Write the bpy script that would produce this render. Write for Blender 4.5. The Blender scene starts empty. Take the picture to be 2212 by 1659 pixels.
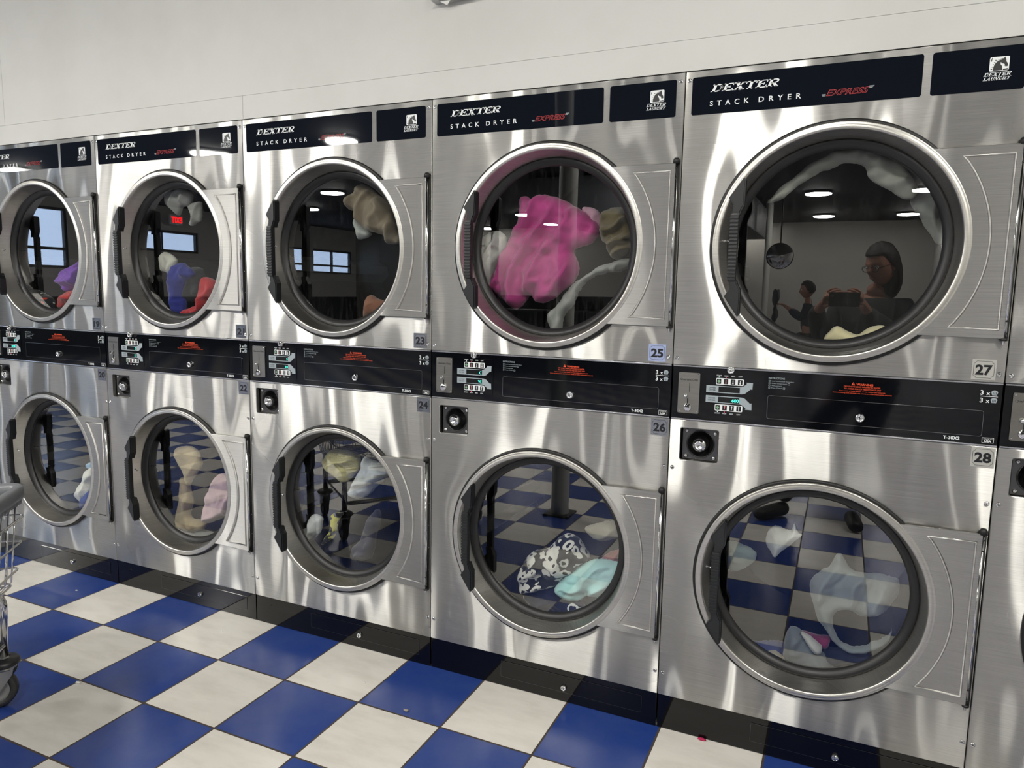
import bpy, bmesh, math, random
from mathutils import Vector, Matrix, noise
from mathutils.geometry import delaunay_2d_cdt
random.seed(7)
SC = bpy.context.scene
COL = SC.collection
PI = math.pi

# ---------------------------------------------------------------- camera
def make_camera():
    yaw, pitch, roll, fpx = -0.42598, -0.127539, 0.01798, 1558.0
    cy, sy, cp, sp, cr, sr = (math.cos(yaw), math.sin(yaw), math.cos(pitch), math.sin(pitch), math.cos(roll), math.sin(roll))
    f = Vector((sy * cp, cy * cp, sp)); r0 = Vector((cy, -sy, 0)); u0 = r0.cross(f)
    r = cr * r0 + sr * u0; u = -sr * r0 + cr * u0
    cam = bpy.data.cameras.new('camera'); o = bpy.data.objects.new('camera', cam); COL.objects.link(o)
    m = Matrix((r, u, -f)).transposed().to_4x4(); m.translation = Vector((3.67563, -2.10532, 1.3414))
    o.matrix_world = m
    cam.sensor_width = 36.0; cam.lens = fpx / 2212 * 36.0; cam.clip_start = 0.02; cam.clip_end = 100
    SC.camera = o
make_camera()

# ---------------------------------------------------------------- world, exposure
W = bpy.data.worlds.new('overcast_sky'); SC.world = W; W.use_nodes = True
wn = W.node_tree.nodes['Background']
wn.inputs[0].default_value = (0.62, 0.78, 1.0, 1); wn.inputs[1].default_value = 2.6
SC.view_settings.view_transform = 'Standard'; SC.view_settings.look = 'None'
SC.view_settings.gamma = 1; SC.view_settings.exposure = 1.15
SC.view_settings.use_curve_mapping = False
SC.cycles.sample_clamp_indirect = 5.0; SC.cycles.caustics_reflective = False; SC.cycles.caustics_refractive = False; SC.cycles.blur_glossy = 0.6
SC.cycles.transparent_max_bounces = 12; SC.cycles.max_bounces = 8; SC.cycles.glossy_bounces = 5
LIGHT_RING = 84.0      # emission of the round ceiling lights
PITCH = 0.8165; SEAM1 = 0.785; PW = 0.8115        # spacing of the dryers, first seam in the photo, panel width
CXL, CZU, CZL = 0.4055, 1.479, 0.5255             # centres of the two doors in a dryer

# ---------------------------------------------------------------- materials
def lin(c):
    return tuple(((v / 255) / 12.92 if v / 255 <= 0.04045 else ((v / 255 + 0.055) / 1.055) ** 2.4) for v in c) + (1,)
MATS = {}
def mat(name, rgb=(128, 128, 128), rough=0.5, metal=0.0, spec=0.5, emis=None, estr=0.0, coat=0.0, ior=1.5, sheen=0.0):
    if name in MATS: return MATS[name]
    m = bpy.data.materials.new(name); m.use_nodes = True
    b = m.node_tree.nodes['Principled BSDF']
    b.inputs['Base Color'].default_value = lin(rgb)
    b.inputs['Roughness'].default_value = rough; b.inputs['Metallic'].default_value = metal
    b.inputs['Specular IOR Level'].default_value = spec; b.inputs['IOR'].default_value = ior
    if coat: b.inputs['Coat Weight'].default_value = coat; b.inputs['Coat Roughness'].default_value = 0.03
    if emis: b.inputs['Emission Color'].default_value = lin(emis); b.inputs['Emission Strength'].default_value = estr
    if sheen: b.inputs['Sheen Weight'].default_value = sheen
    MATS[name] = m
    return m
class NT:
    def __init__(s, m): s.t = m.node_tree; s.n = s.t.nodes; s.l = s.t.links; s.b = s.n.get('Principled BSDF')
    def new(s, k, **kw):
        n = s.n.new(k)
        for a, v in kw.items(): setattr(n, a, v)
        return n
    def put(s, sock, v):
        if hasattr(v, 'is_linked') or hasattr(v, 'links'): s.l.new(v, sock)
        else: sock.default_value = v
    def math(s, op, a, b=None, c=None):
        n = s.new('ShaderNodeMath', operation=op)
        for i, v in enumerate((a, b, c)):
            if v is not None: s.put(n.inputs[i], v)
        return n.outputs[0]
    def obj(s): return s.new('ShaderNodeTexCoord').outputs['Object']
    def mapv(s, v, scale=(1, 1, 1), loc=(0, 0, 0)):
        n = s.new('ShaderNodeMapping'); s.l.new(v, n.inputs[0]); n.inputs['Scale'].default_value = scale
        s.put(n.inputs['Location'], loc); return n.outputs[0]
    def noise(s, v, scale, detail=2, rough=0.5):
        n = s.new('ShaderNodeTexNoise'); s.l.new(v, n.inputs['Vector']); n.inputs['Scale'].default_value = scale
        n.inputs['Detail'].default_value = detail; n.inputs['Roughness'].default_value = rough; return n.outputs['Fac']
    def mix(s, f, a, b):
        n = s.new('ShaderNodeMix', data_type='RGBA'); s.put(n.inputs[0], f); s.put(n.inputs[6], a); s.put(n.inputs[7], b); return n.outputs[2]
    def rng(s, v, a, b, c, d):
        n = s.new('ShaderNodeMapRange'); s.l.new(v, n.inputs[0])
        for i, q in enumerate((a, b, c, d)): n.inputs[i + 1].default_value = q
        return n.outputs[0]
    def bump(s, h, strength, dist, nrm=None):
        n = s.new('ShaderNodeBump'); s.put(n.inputs['Height'], h); n.inputs['Strength'].default_value = strength
        n.inputs['Distance'].default_value = dist
        if nrm is not None: s.l.new(nrm, n.inputs['Normal'])
        return n.outputs[0]

def steel(name, rgb=(196, 195, 191), rough=0.30, aniso=1.0, wave=0.0, circ=None, fine=0.25, tang=(0, 0, 1), groove=0.0):
    m = mat(name, rgb, rough, 1.0); T = NT(m); b = T.b
    oc = T.obj()
    inf = T.new('ShaderNodeObjectInfo').outputs['Random']
    off = T.new('ShaderNodeCombineXYZ'); T.l.new(T.math('MULTIPLY', inf, 37.0), off.inputs[0]); T.l.new(T.math('MULTIPLY', inf, 11.0), off.inputs[2])
    v = T.mapv(oc, (1, 1, 1), off.outputs[0])
    # smudges and brushing change gloss and tone a little
    sm = T.noise(v, 4.0, 1, 0.4)
    br = T.noise(T.mapv(v, (2.0, 2.0, 420.0)), 3.0, 2, 0.6)
    T.l.new(T.rng(sm, 0.15, 0.85, rough * 0.85, rough * 1.2), b.inputs['Roughness'])
    c = T.mix(T.rng(br, 0.35, 0.65, 0, 1), lin([x * 0.93 for x in rgb]), lin([min(255, x * 1.05) for x in rgb]))
    c = T.mix(T.rng(T.noise(v, 2.3, 5, 0.65), 0.45, 0.7, 0, 0.35), c, lin([rgb[0] * 0.84, rgb[1] * 0.83, rgb[2] * 0.80]))
    T.l.new(c, b.inputs['Base Color'])
    b.inputs['Anisotropic'].default_value = aniso
    if aniso:
        t = T.new('ShaderNodeCombineXYZ'); t.inputs[0].default_value, t.inputs[1].default_value, t.inputs[2].default_value = tang
        T.l.new(t.outputs[0], b.inputs['Tangent'])
    nrm = None
    if wave:
        h = T.math('MULTIPLY', T.noise(T.mapv(v, (2.6, 1.0, 0.9)), 1.5, 1, 0.4), wave)
        if circ:
            sp = T.new('ShaderNodeSeparateXYZ'); T.l.new(oc, sp.inputs[0])
            dx = T.math('SUBTRACT', sp.outputs[0], circ[0]); dz = T.math('SUBTRACT', sp.outputs[2], circ[1])
            r = T.math('SQRT', T.math('ADD', T.math('MULTIPLY', dx, dx), T.math('MULTIPLY', dz, dz)))
            e = T.math('EXPONENT', T.math('MULTIPLY', T.math('SUBTRACT', r, 0.31), -1 / 0.075))
            h = T.math('ADD', h, T.math('MULTIPLY', e, circ[2]))
        nrm = T.bump(h, 1.0, 1.0)
    if fine: nrm = T.bump(T.noise(T.mapv(v, (6, 6, 260)), 6.0, 2, 0.6), fine, 0.0004, nrm)
    if groove:     # brushing: horizontal grooves throw reflections up and down, so the sheen is one tall narrow lobe and one broad one
        if nrm is None: nrm = T.new('ShaderNodeNewGeometry').outputs['Normal']
        out = T.n['Material Output']; acc = None
        for tilt, wgt, an, rs in ((0.0, 0.60, -0.88, 1.0), (0.0, 0.38, -0.45, 1.7)):
            ad = T.new('ShaderNodeVectorMath', operation='ADD'); T.l.new(nrm, ad.inputs[0]); ad.inputs[1].default_value = (0, 0, tilt * groove)
            no = T.new('ShaderNodeVectorMath', operation='NORMALIZE'); T.l.new(ad.outputs[0], no.inputs[0])
            g = T.new('ShaderNodeBsdfAnisotropic'); g.inputs['Anisotropy'].default_value = an
            cs = T.new('ShaderNodeVectorMath', operation='SCALE'); T.l.new(c, cs.inputs[0]); cs.inputs['Scale'].default_value = wgt
            T.l.new(cs.outputs[0], g.inputs['Color']); T.l.new(T.math('MULTIPLY', b.inputs['Roughness'].links[0].from_socket, rs), g.inputs['Roughness'])
            T.l.new(no.outputs[0], g.inputs['Normal']); T.l.new(t.outputs[0], g.inputs['Tangent'])
            if acc is None: acc = g.outputs[0]
            else:
                a2 = T.new('ShaderNodeAddShader'); T.l.new(acc, a2.inputs[0]); T.l.new(g.outputs[0], a2.inputs[1]); acc = a2.outputs[0]
        T.l.new(acc, out.inputs[0]); return m
    if nrm is not None: T.l.new(nrm, b.inputs['Normal'])
    return m

STEEL_U = steel('brushed_steel_upper', rough=0.25, aniso=0.9, fine=0, groove=1.0, wave=0.034, circ=(CXL, CZU, -0.0032))
STEEL_L = steel('brushed_steel_lower', rough=0.25, aniso=0.9, fine=0, groove=1.0, wave=0.034, circ=(CXL, CZL, -0.0032))
STEEL_D = steel('door_steel', (200, 198, 192), 0.33, 0.0, wave=0.0, fine=0.15)
STEEL_H = steel('hinge_plate_steel', (196, 195, 191), 0.24, 0.9, fine=0, groove=0.9, wave=0.006)
CHROME = mat('chrome', (205, 205, 205), 0.12, 1.0)
CHROME_B = mat('bright_chrome', (225, 225, 225), 0.05, 1.0)
TRIM = mat('trim_aluminium', (200, 200, 205), 0.22, 1.0)
DARKMETAL = mat('dark_cabinet_metal', (46, 46, 46), 0.5, 0.6)
BLACK = mat('black_rubber', (24, 24, 25), 0.42)
SEAL_GAP = mat('black_seal_and_shadow_gap', (12, 12, 12), 0.5)
HANDLE = mat('black_handle_plastic', (24, 26, 28), 0.42)
WHITE_INK = mat('white_ink', (225, 228, 228), 0.5)
GREY_INK = mat('grey_ink', (150, 160, 165), 0.5)
RED_INK = mat('red_ink', (190, 48, 48), 0.5)
PINK_INK = mat('pale_red_ink', (205, 130, 130), 0.5)
ORANGE_INK = mat('orange_ink', (225, 80, 40), 0.5)
BLACK_INK = mat('black_ink', (10, 12, 18), 0.4)
GREEN_INK = mat('green_ink', (120, 160, 125), 0.5)
LCD = mat('display_window', (22, 24, 24), 0.15)
LED_TEAL = mat('lit_digits', (20, 80, 70), 0.4, emis=(60, 225, 190), estr=1.6)
LED_RED = mat('lit_red_lamp', (160, 40, 50), 0.4, emis=(255, 70, 90), estr=2.0)
LED_WHITE = mat('lit_white_lamp', (200, 210, 200), 0.4, emis=(210, 255, 235), estr=2.0)
FOIL = steel('sticker_foil', (172, 176, 184), 0.22, 0.0, fine=0.3)
BLUE_SHEEN_STICKER = mat('blue_reflection_sticker', (158, 170, 205), 0.4, 0.3)  # pale blue mirrored in the foil, put into the base colour
MATTE_STICKER = mat('matte_sticker', (176, 176, 170), 0.5, 0.3)

def glossy_black(name, rgb, rough):
    m = mat(name, rgb, rough, 0.0, 0.5); T = NT(m); v = T.obj()
    T.l.new(T.rng(T.noise(v, 6, 1, 0.5), 0.2, 0.9, rough, rough * 1.8), T.b.inputs['Roughness'])
    T.l.new(T.bump(T.noise(v, 2.5, 1, 0.4), 0.5, 0.004), T.b.inputs['Normal'])
    return m
PANEL_BLACK = glossy_black('glossy_black_panel', (7, 9, 13), 0.045)
LABEL_BLACK = glossy_black('glossy_blue_black_label', (16, 20, 28), 0.018)
KICK_BLACK = mat('kick_plate_black', (8, 8, 10), 0.05, 0, 0.5)

def glass_mat(name, ior, tint, smear):
    m = bpy.data.materials.new(name); m.use_nodes = True; MATS[name] = m
    T = NT(m); T.n.remove(T.b)
    out = T.n['Material Output']
    tr = T.new('ShaderNodeBsdfTransparent'); tr.inputs[0].default_value = tint
    gl = T.new('ShaderNodeBsdfGlossy'); gl.inputs['Roughness'].default_value = 0.0; gl.inputs['Color'].default_value = (0.93, 0.93, 0.95, 1)
    ge = T.new('ShaderNodeNewGeometry'); dt = T.new('ShaderNodeVectorMath', operation='DOT_PRODUCT')
    T.l.new(ge.outputs['Normal'], dt.inputs[0]); T.l.new(ge.outputs['Incoming'], dt.inputs[1])
    g5 = T.math('POWER', T.math('SUBTRACT', 1.0, T.math('MINIMUM', T.math('ABSOLUTE', dt.outputs['Value']), 1.0)), 5.0)     # both faces of the pane reflect alike
    f0 = ((ior - 1) / (ior + 1)) ** 2
    mx = T.new('ShaderNodeMixShader'); T.l.new(T.math('MULTIPLY_ADD', g5, 1 - f0, f0), mx.inputs[0]); T.l.new(tr.outputs[0], mx.inputs[1]); T.l.new(gl.outputs[0], mx.inputs[2])
    res = mx.outputs[0]
    if smear:      # thin film of lint and dust inside the pane
        df = T.new('ShaderNodeBsdfDiffuse'); df.inputs[0].default_value = (0.5, 0.52, 0.55, 1)
        v = T.obj(); n = T.rng(T.noise(T.mapv(v, (30, 30, 5)), 3, 4, 0.7), 0.5, 0.85, 0.0, smear)
        m2 = T.new('ShaderNodeMixShader'); T.l.new(n, m2.inputs[0]); T.l.new(res, m2.inputs[1]); T.l.new(df.outputs[0], m2.inputs[2]); res = m2.outputs[0]
    T.l.new(res, out.inputs[0])
    return m
GLASS = glass_mat('door_glass', 2.12, (0.93, 0.95, 0.94, 1), 0.03)
PANE = glass_mat('window_pane', 1.5, (0.95, 0.97, 1, 1), 0)

def drum_mat():
    m = mat('perforated_drum_steel', (120, 120, 116), 0.42, 0.85); T = NT(m)
    uv = T.new('ShaderNodeTexCoord').outputs['UV']
    sp = T.new('ShaderNodeSeparateXYZ'); T.l.new(uv, sp.inputs[0])
    row = T.math('FLOOR', sp.outputs[1]); odd = T.math('MULTIPLY', T.math('MODULO', T.math('ABSOLUTE', row), 2.0), 0.5)
    fx = T.math('SUBTRACT', T.math('FRACT', T.math('ADD', sp.outputs[0], odd)), 0.5)
    fy = T.math('SUBTRACT', T.math('FRACT', sp.outputs[1]), 0.5)
    r = T.math('SQRT', T.math('ADD', T.math('MULTIPLY', fx, fx), T.math('MULTIPLY', fy, fy)))
    k = T.math('LESS_THAN', r, 0.27)
    T.l.new(T.mix(k, lin((52, 52, 51)), lin((4, 4, 4))), T.b.inputs['Base Color'])
    T.l.new(T.math('SUBTRACT', 0.85, T.math('MULTIPLY', k, 0.85)), T.b.inputs['Metallic'])
    return m
DRUM = drum_mat()

def cloth(name, spec):
    if name in MATS: return MATS[name]
    rgb = [(0.84 * c + 0.16 * sum(spec) / 3) * min(1.02, 238 / max(spec)) for c in spec] if not isinstance(spec, str) else (120, 120, 120)
    m = mat(name, rgb, 0.85, 0, 0.2, sheen=0.3); T = NT(m); v = T.obj()
    if isinstance(spec, str):
        if spec == 'print':       # black cloth, white blots with dark dots in them
            sc, c0, c1, w0, w1 = 26, (14, 15, 20), (205, 205, 200), 0.0, 0.0
        elif spec == 'navyprint': sc = 16
        elif spec == 'floral': sc = 34
        else: sc = 30
        vo = T.new('ShaderNodeTexVoronoi'); vo.inputs['Scale'].default_value = sc; vo.inputs['Randomness'].default_value = 0.9
        wv = T.new('ShaderNodeVectorMath', operation='ADD'); T.l.new(v, wv.inputs[0])
        nn = T.new('ShaderNodeTexNoise'); nn.inputs['Scale'].default_value = 22; T.l.new(v, nn.inputs['Vector'])
        ns = T.new('ShaderNodeVectorMath', operation='SCALE'); T.l.new(nn.outputs['Color'], ns.inputs[0]); ns.inputs['Scale'].default_value = 0.05
        T.l.new(ns.outputs[0], wv.inputs[1]); T.l.new(wv.outputs[0], vo.inputs['Vector'])
        d = vo.outputs['Distance']; cell = vo.outputs['Color']
        cs = T.new('ShaderNodeSeparateColor'); T.l.new(cell, cs.inputs[0])
        if spec == 'print':
            ring = T.math('MULTIPLY', T.math('GREATER_THAN', d, 0.22), T.math('LESS_THAN', d, 0.52))
            T.l.new(T.mix(ring, lin((15, 16, 22)), lin((208, 206, 200))), T.b.inputs['Base Color'])
        elif spec == 'navyprint':
            ring = T.math('MULTIPLY', T.math('MULTIPLY', T.math('GREATER_THAN', d, 0.30), T.math('LESS_THAN', d, 0.42)), T.math('GREATER_THAN', cs.outputs[0], 0.45))
            T.l.new(T.mix(ring, lin((22, 26, 55)), lin((205, 205, 205))), T.b.inputs['Base Color'])
        elif spec == 'floral':
            k = T.math('MULTIPLY', T.math('LESS_THAN', d, 0.38), T.math('GREATER_THAN', cs.outputs[0], 0.4))
            hue = T.mix(T.math('GREATER_THAN', cs.outputs[1], 0.5), lin((215, 205, 130)), T.mix(T.math('GREATER_THAN', cs.outputs[2], 0.6), lin((205, 210, 200)), lin((190, 60, 50))))
            T.l.new(T.mix(k, lin((22, 24, 26)), hue), T.b.inputs['Base Color'])
        else:
            k = T.math('GREATER_THAN', T.noise(v, 30, 1), 0.5)
            T.l.new(T.mix(k, lin((30, 30, 34)), lin((205, 200, 90))), T.b.inputs['Base Color'])
    else:
        T.l.new(T.mix(T.rng(T.noise(v, 14, 3), 0.35, 0.7, 0, 1), lin([x * 0.92 for x in rgb]), lin(rgb)), T.b.inputs['Base Color'])
    T.l.new(T.bump(T.noise(v, 700, 1), 0.25, 0.0006), T.b.inputs['Normal'])
    return m

# ---------------------------------------------------------------- mesh helper
class MB:
    def __init__(s): s.v = []; s.f = []; s.m = []; s.sm = []; s.uv = None; s.mats = []; s.cur = 0; s.smooth = False
    def use(s, m, smooth=None):
        if m not in s.mats: s.mats.append(m)
        s.cur = s.mats.index(m)
        if smooth is not None: s.smooth = smooth
        return s
    def add(s, vs, fs, smooth=None):
        k = len(s.v); s.v += [tuple(p) for p in vs]
        for f in fs: s.f.append([i + k for i in f]); s.m.append(s.cur); s.sm.append(s.smooth if smooth is None else smooth)
    def quad(s, a, b, c, d): s.add([a, b, c, d], [(0, 1, 2, 3)])
    def box(s, x0, y0, z0, x1, y1, z1, bev=0.0, M=None):
        if bev <= 0:
            vs = [(x, y, z) for x in (x0, x1) for y in (y0, y1) for z in (z0, z1)]
            if M: vs = [M @ Vector(p) for p in vs]
            s.add(vs, [(0, 1, 3, 2), (4, 6, 7, 5), (0, 4, 5, 1), (2, 3, 7, 6), (0, 2, 6, 4), (1, 5, 7, 3)], False)
        else:
            bm = bmesh.new(); bmesh.ops.create_cube(bm, size=1)
            for v in bm.verts: v.co = Vector(((x0 + x1) / 2 + v.co.x * (x1 - x0), (y0 + y1) / 2 + v.co.y * (y1 - y0), (z0 + z1) / 2 + v.co.z * (z1 - z0)))
            bmesh.ops.bevel(bm, geom=bm.edges[:], offset=bev, segments=2, affect='EDGES', profile=0.7)
            if M: bmesh.ops.transform(bm, matrix=M, verts=bm.verts)
            s.bm(bm)
    def bm(s, bm, smooth=None):
        bm.verts.ensure_lookup_table(); bm.verts.index_update()
        s.add([v.co.copy() for v in bm.verts], [[v.index for v in f.verts] for f in bm.faces], smooth); bm.free()
    def lathe(s, prof, seg, c=(0, 0, 0), axis='y', smooth=True, closed=False):
        """prof = [(r, h)], revolved about the axis through c"""
        vs = []; n = len(prof)
        for i in range(seg):
            a = 2 * PI * i / seg; ca, sa = math.cos(a), math.sin(a)
            for r, h in prof:
                if axis == 'y': vs.append((c[0] + r * ca, c[1] + h, c[2] + r * sa))
                elif axis == 'z': vs.append((c[0] + r * ca, c[1] + r * sa, c[2] + h))
                else: vs.append((c[0] + h, c[1] + r * ca, c[2] + r * sa))
        fs = []
        rg = range(n) if closed else range(n - 1)
        for i in range(seg):
            j = (i + 1) % seg
            for k in rg:
                q = (k + 1) % n
                fs.append((i * n + k, i * n + q, j * n + q, j * n + k))
        s.add(vs, fs, smooth)
    def tube(s, pts, r, seg=10, closed=False, caps=True):
        pts = [Vector(p) for p in pts]; n = len(pts); rings = []
        up = None
        for i, p in enumerate(pts):
            a = pts[(i - 1) % n] if (closed or i > 0) else p; b = pts[(i + 1) % n] if (closed or i < n - 1) else p
            t = (b - a).normalized()
            if up is None: up = Vector((0, 0, 1)) if abs(t.z) < 0.9 else Vector((1, 0, 0))
            x = t.cross(up).normalized(); y = x.cross(t).normalized(); up = y
            rr = r[i] if isinstance(r, (list, tuple)) else r
            rings.append([p + rr * (math.cos(2 * PI * k / seg) * x + math.sin(2 * PI * k / seg) * y) for k in range(seg)])
        vs = [q for g in rings for q in g]; fs = []
        for i in range(n if closed else n - 1):
            j = (i + 1) % n
            for k in range(seg): fs.append((i * seg + k, i * seg + (k + 1) % seg, j * seg + (k + 1) % seg, j * seg + k))
        if caps and not closed: fs += [tuple(range(seg))[::-1], tuple((n - 1) * seg + k for k in range(seg))]
        s.add(vs, fs, True)
    def prism(s, pts, y0, y1):
        """polygon of (x, z) points, extruded from y0 (front, towards the viewer) to y1"""
        n = len(pts)
        s.add([(x, y0, z) for x, z in pts] + [(x, y1, z) for x, z in pts],
              [tuple(range(n)), tuple(range(2 * n - 1, n - 1, -1))] + [(i, i + n, (i + 1) % n + n, (i + 1) % n) for i in range(n)], False)
    def poly(s, pts, y): s.add([(x, y, z) for x, z in pts], [tuple(range(len(pts)))], False)
    def build(s, name, parent=None, loc=None, mods=None):
        me = bpy.data.meshes.new(name); me.from_pydata(s.v, [], s.f)
        for m in s.mats: me.materials.append(m)
        me.polygons.foreach_set('material_index', s.m); me.polygons.foreach_set('use_smooth', s.sm)
        if s.uv: 
            l = me.uv_layers.new(name='UVMap')
            for p in me.polygons:
                for li in p.loop_indices: l.data[li].uv = s.uv[me.loops[li].vertex_index]
        me.update()
        o = bpy.data.objects.new(name, me); COL.objects.link(o)
        if parent: o.parent = parent
        if loc: o.location = loc
        return o
def fix(o):
    bm = bmesh.new(); bm.from_mesh(o.data); bmesh.ops.recalc_face_normals(bm, faces=bm.faces); bm.to_mesh(o.data); bm.free(); return o
def tag(o, label=None, cat=None, group=None, kind=None):
    if label: o['label'] = label
    if cat: o['category'] = cat
    if group: o['group'] = group
    if kind: o['kind'] = kind
    return o
def empty(name, loc, label, cat, group=None):
    o = bpy.data.objects.new(name, None); COL.objects.link(o); o.location = loc; o.empty_display_size = 0.1
    return tag(o, label, cat, group)
def rrect(x0, z0, x1, z1, r, n=5):
    out = []
    for cx, cz, a0 in ((x1 - r, z1 - r, 0), (x0 + r, z1 - r, 90), (x0 + r, z0 + r, 180), (x1 - r, z0 + r, 270)):
        for i in range(n + 1):
            a = math.radians(a0 + 90 * i / n); out.append((cx + r * math.cos(a), cz + r * math.sin(a)))
    return out
def circle(cx, cz, r, n=96): return [(cx + r * math.cos(2 * PI * i / n), cz + r * math.sin(2 * PI * i / n)) for i in range(n)]
def holed(mb, outer, holes, y=0.0, back=0.02, lip=0.0015):
    """sheet facing -y with holes; rim folded back"""
    loops = [outer] + holes; vs = []; es = []
    for L in loops:
        k = len(vs); vs += [Vector(p) for p in L]; es += [(k + i, k + (i + 1) % len(L)) for i in range(len(L))]
    r = delaunay_2d_cdt(vs, es, [], 0, 1e-7)
    v2, f2 = r[0], r[2]
    def inside(p, L):
        c = False; n = len(L)
        for i in range(n):
            a, b = L[i], L[i - 1]
            if (a[1] > p[1]) != (b[1] > p[1]) and p[0] < (b[0] - a[0]) * (p[1] - a[1]) / (b[1] - a[1]) + a[0]: c = not c
        return c
    fs = []
    for f in f2:
        c = (sum(v2[i][0] for i in f) / len(f), sum(v2[i][1] for i in f) / len(f))
        if inside(c, outer) and not any(inside(c, h) for h in holes): fs.append(tuple(f))
    mb.add([(p[0], y, p[1]) for p in v2], fs, False)
    for q, L in enumerate(loops):
        n = len(L); cx = sum(p[0] for p in L) / n; cz = sum(p[1] for p in L) / n; sg = 1 if q == 0 else -1
        mid = []
        for x, z in L:
            d = Vector((x - cx, z - cz)); 
            dx = lip * (1 if d.x > 0 else -1) if abs(d.x) > 1e-6 else 0; dz = lip * (1 if d.y > 0 else -1) if abs(d.y) > 1e-6 else 0
            if q and n > 40: dn = d.normalized(); dx, dz = dn.x * lip, dn.y * lip
            mid.append((x + sg * dx, z + sg * dz))
        V = [(x, y, z) for x, z in L] + [(x, y + lip, z) for x, z in mid] + [(x, y + back, z) for x, z in mid]
        F = [(i, (i + 1) % n, (i + 1) % n + n, i + n) for i in range(n)] + [(i + n, (i + 1) % n + n, (i + 1) % n + 2 * n, i + 2 * n) for i in range(n)]
        mb.add(V, F, False)

# ---------------------------------------------------------------- lettering
FONTC = {}
def text(mb, s, x, z, size, y, m, align='LEFT', shear=0.0, bold=0.0, sx=1.0, spacing=1.0, width=None, flip=False):
    """printed text on the plane y, cap height = size; width stretches it to fit"""
    key = (s, bold, spacing)
    if key not in FONTC:
        cu = bpy.data.curves.new('lettering', 'FONT'); cu.body = s; cu.size = 1; cu.offset = bold; cu.space_character = spacing
        cu.resolution_u = 3
        o = bpy.data.objects.new('lettering', cu); COL.objects.link(o)
        bpy.context.view_layer.update()
        me = o.evaluated_get(bpy.context.evaluated_depsgraph_get()).to_mesh()
        FONTC[key] = ([tuple(v.co) for v in me.vertices], [tuple(p.vertices) for p in me.polygons])
        o.to_mesh_clear(); bpy.data.objects.remove(o); bpy.data.curves.remove(cu)
    vs, fs = FONTC[key]
    if not vs: return
    cap = 0.729
    k = size / cap; xs = [v[0] for v in vs]; x0, x1 = min(xs), max(xs)
    kx = k * sx if width is None else width / max(1e-6, (x1 - x0))
    w = (x1 - x0) * kx
    ox = x if align == 'LEFT' else (x - w / 2 if align == 'CENTER' else x - w)
    mb.use(m); mb.add([(ox + (v[0] - x0) * kx + shear * v[1] * k, y, z + v[1] * k) for v in vs], fs, False)

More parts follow.
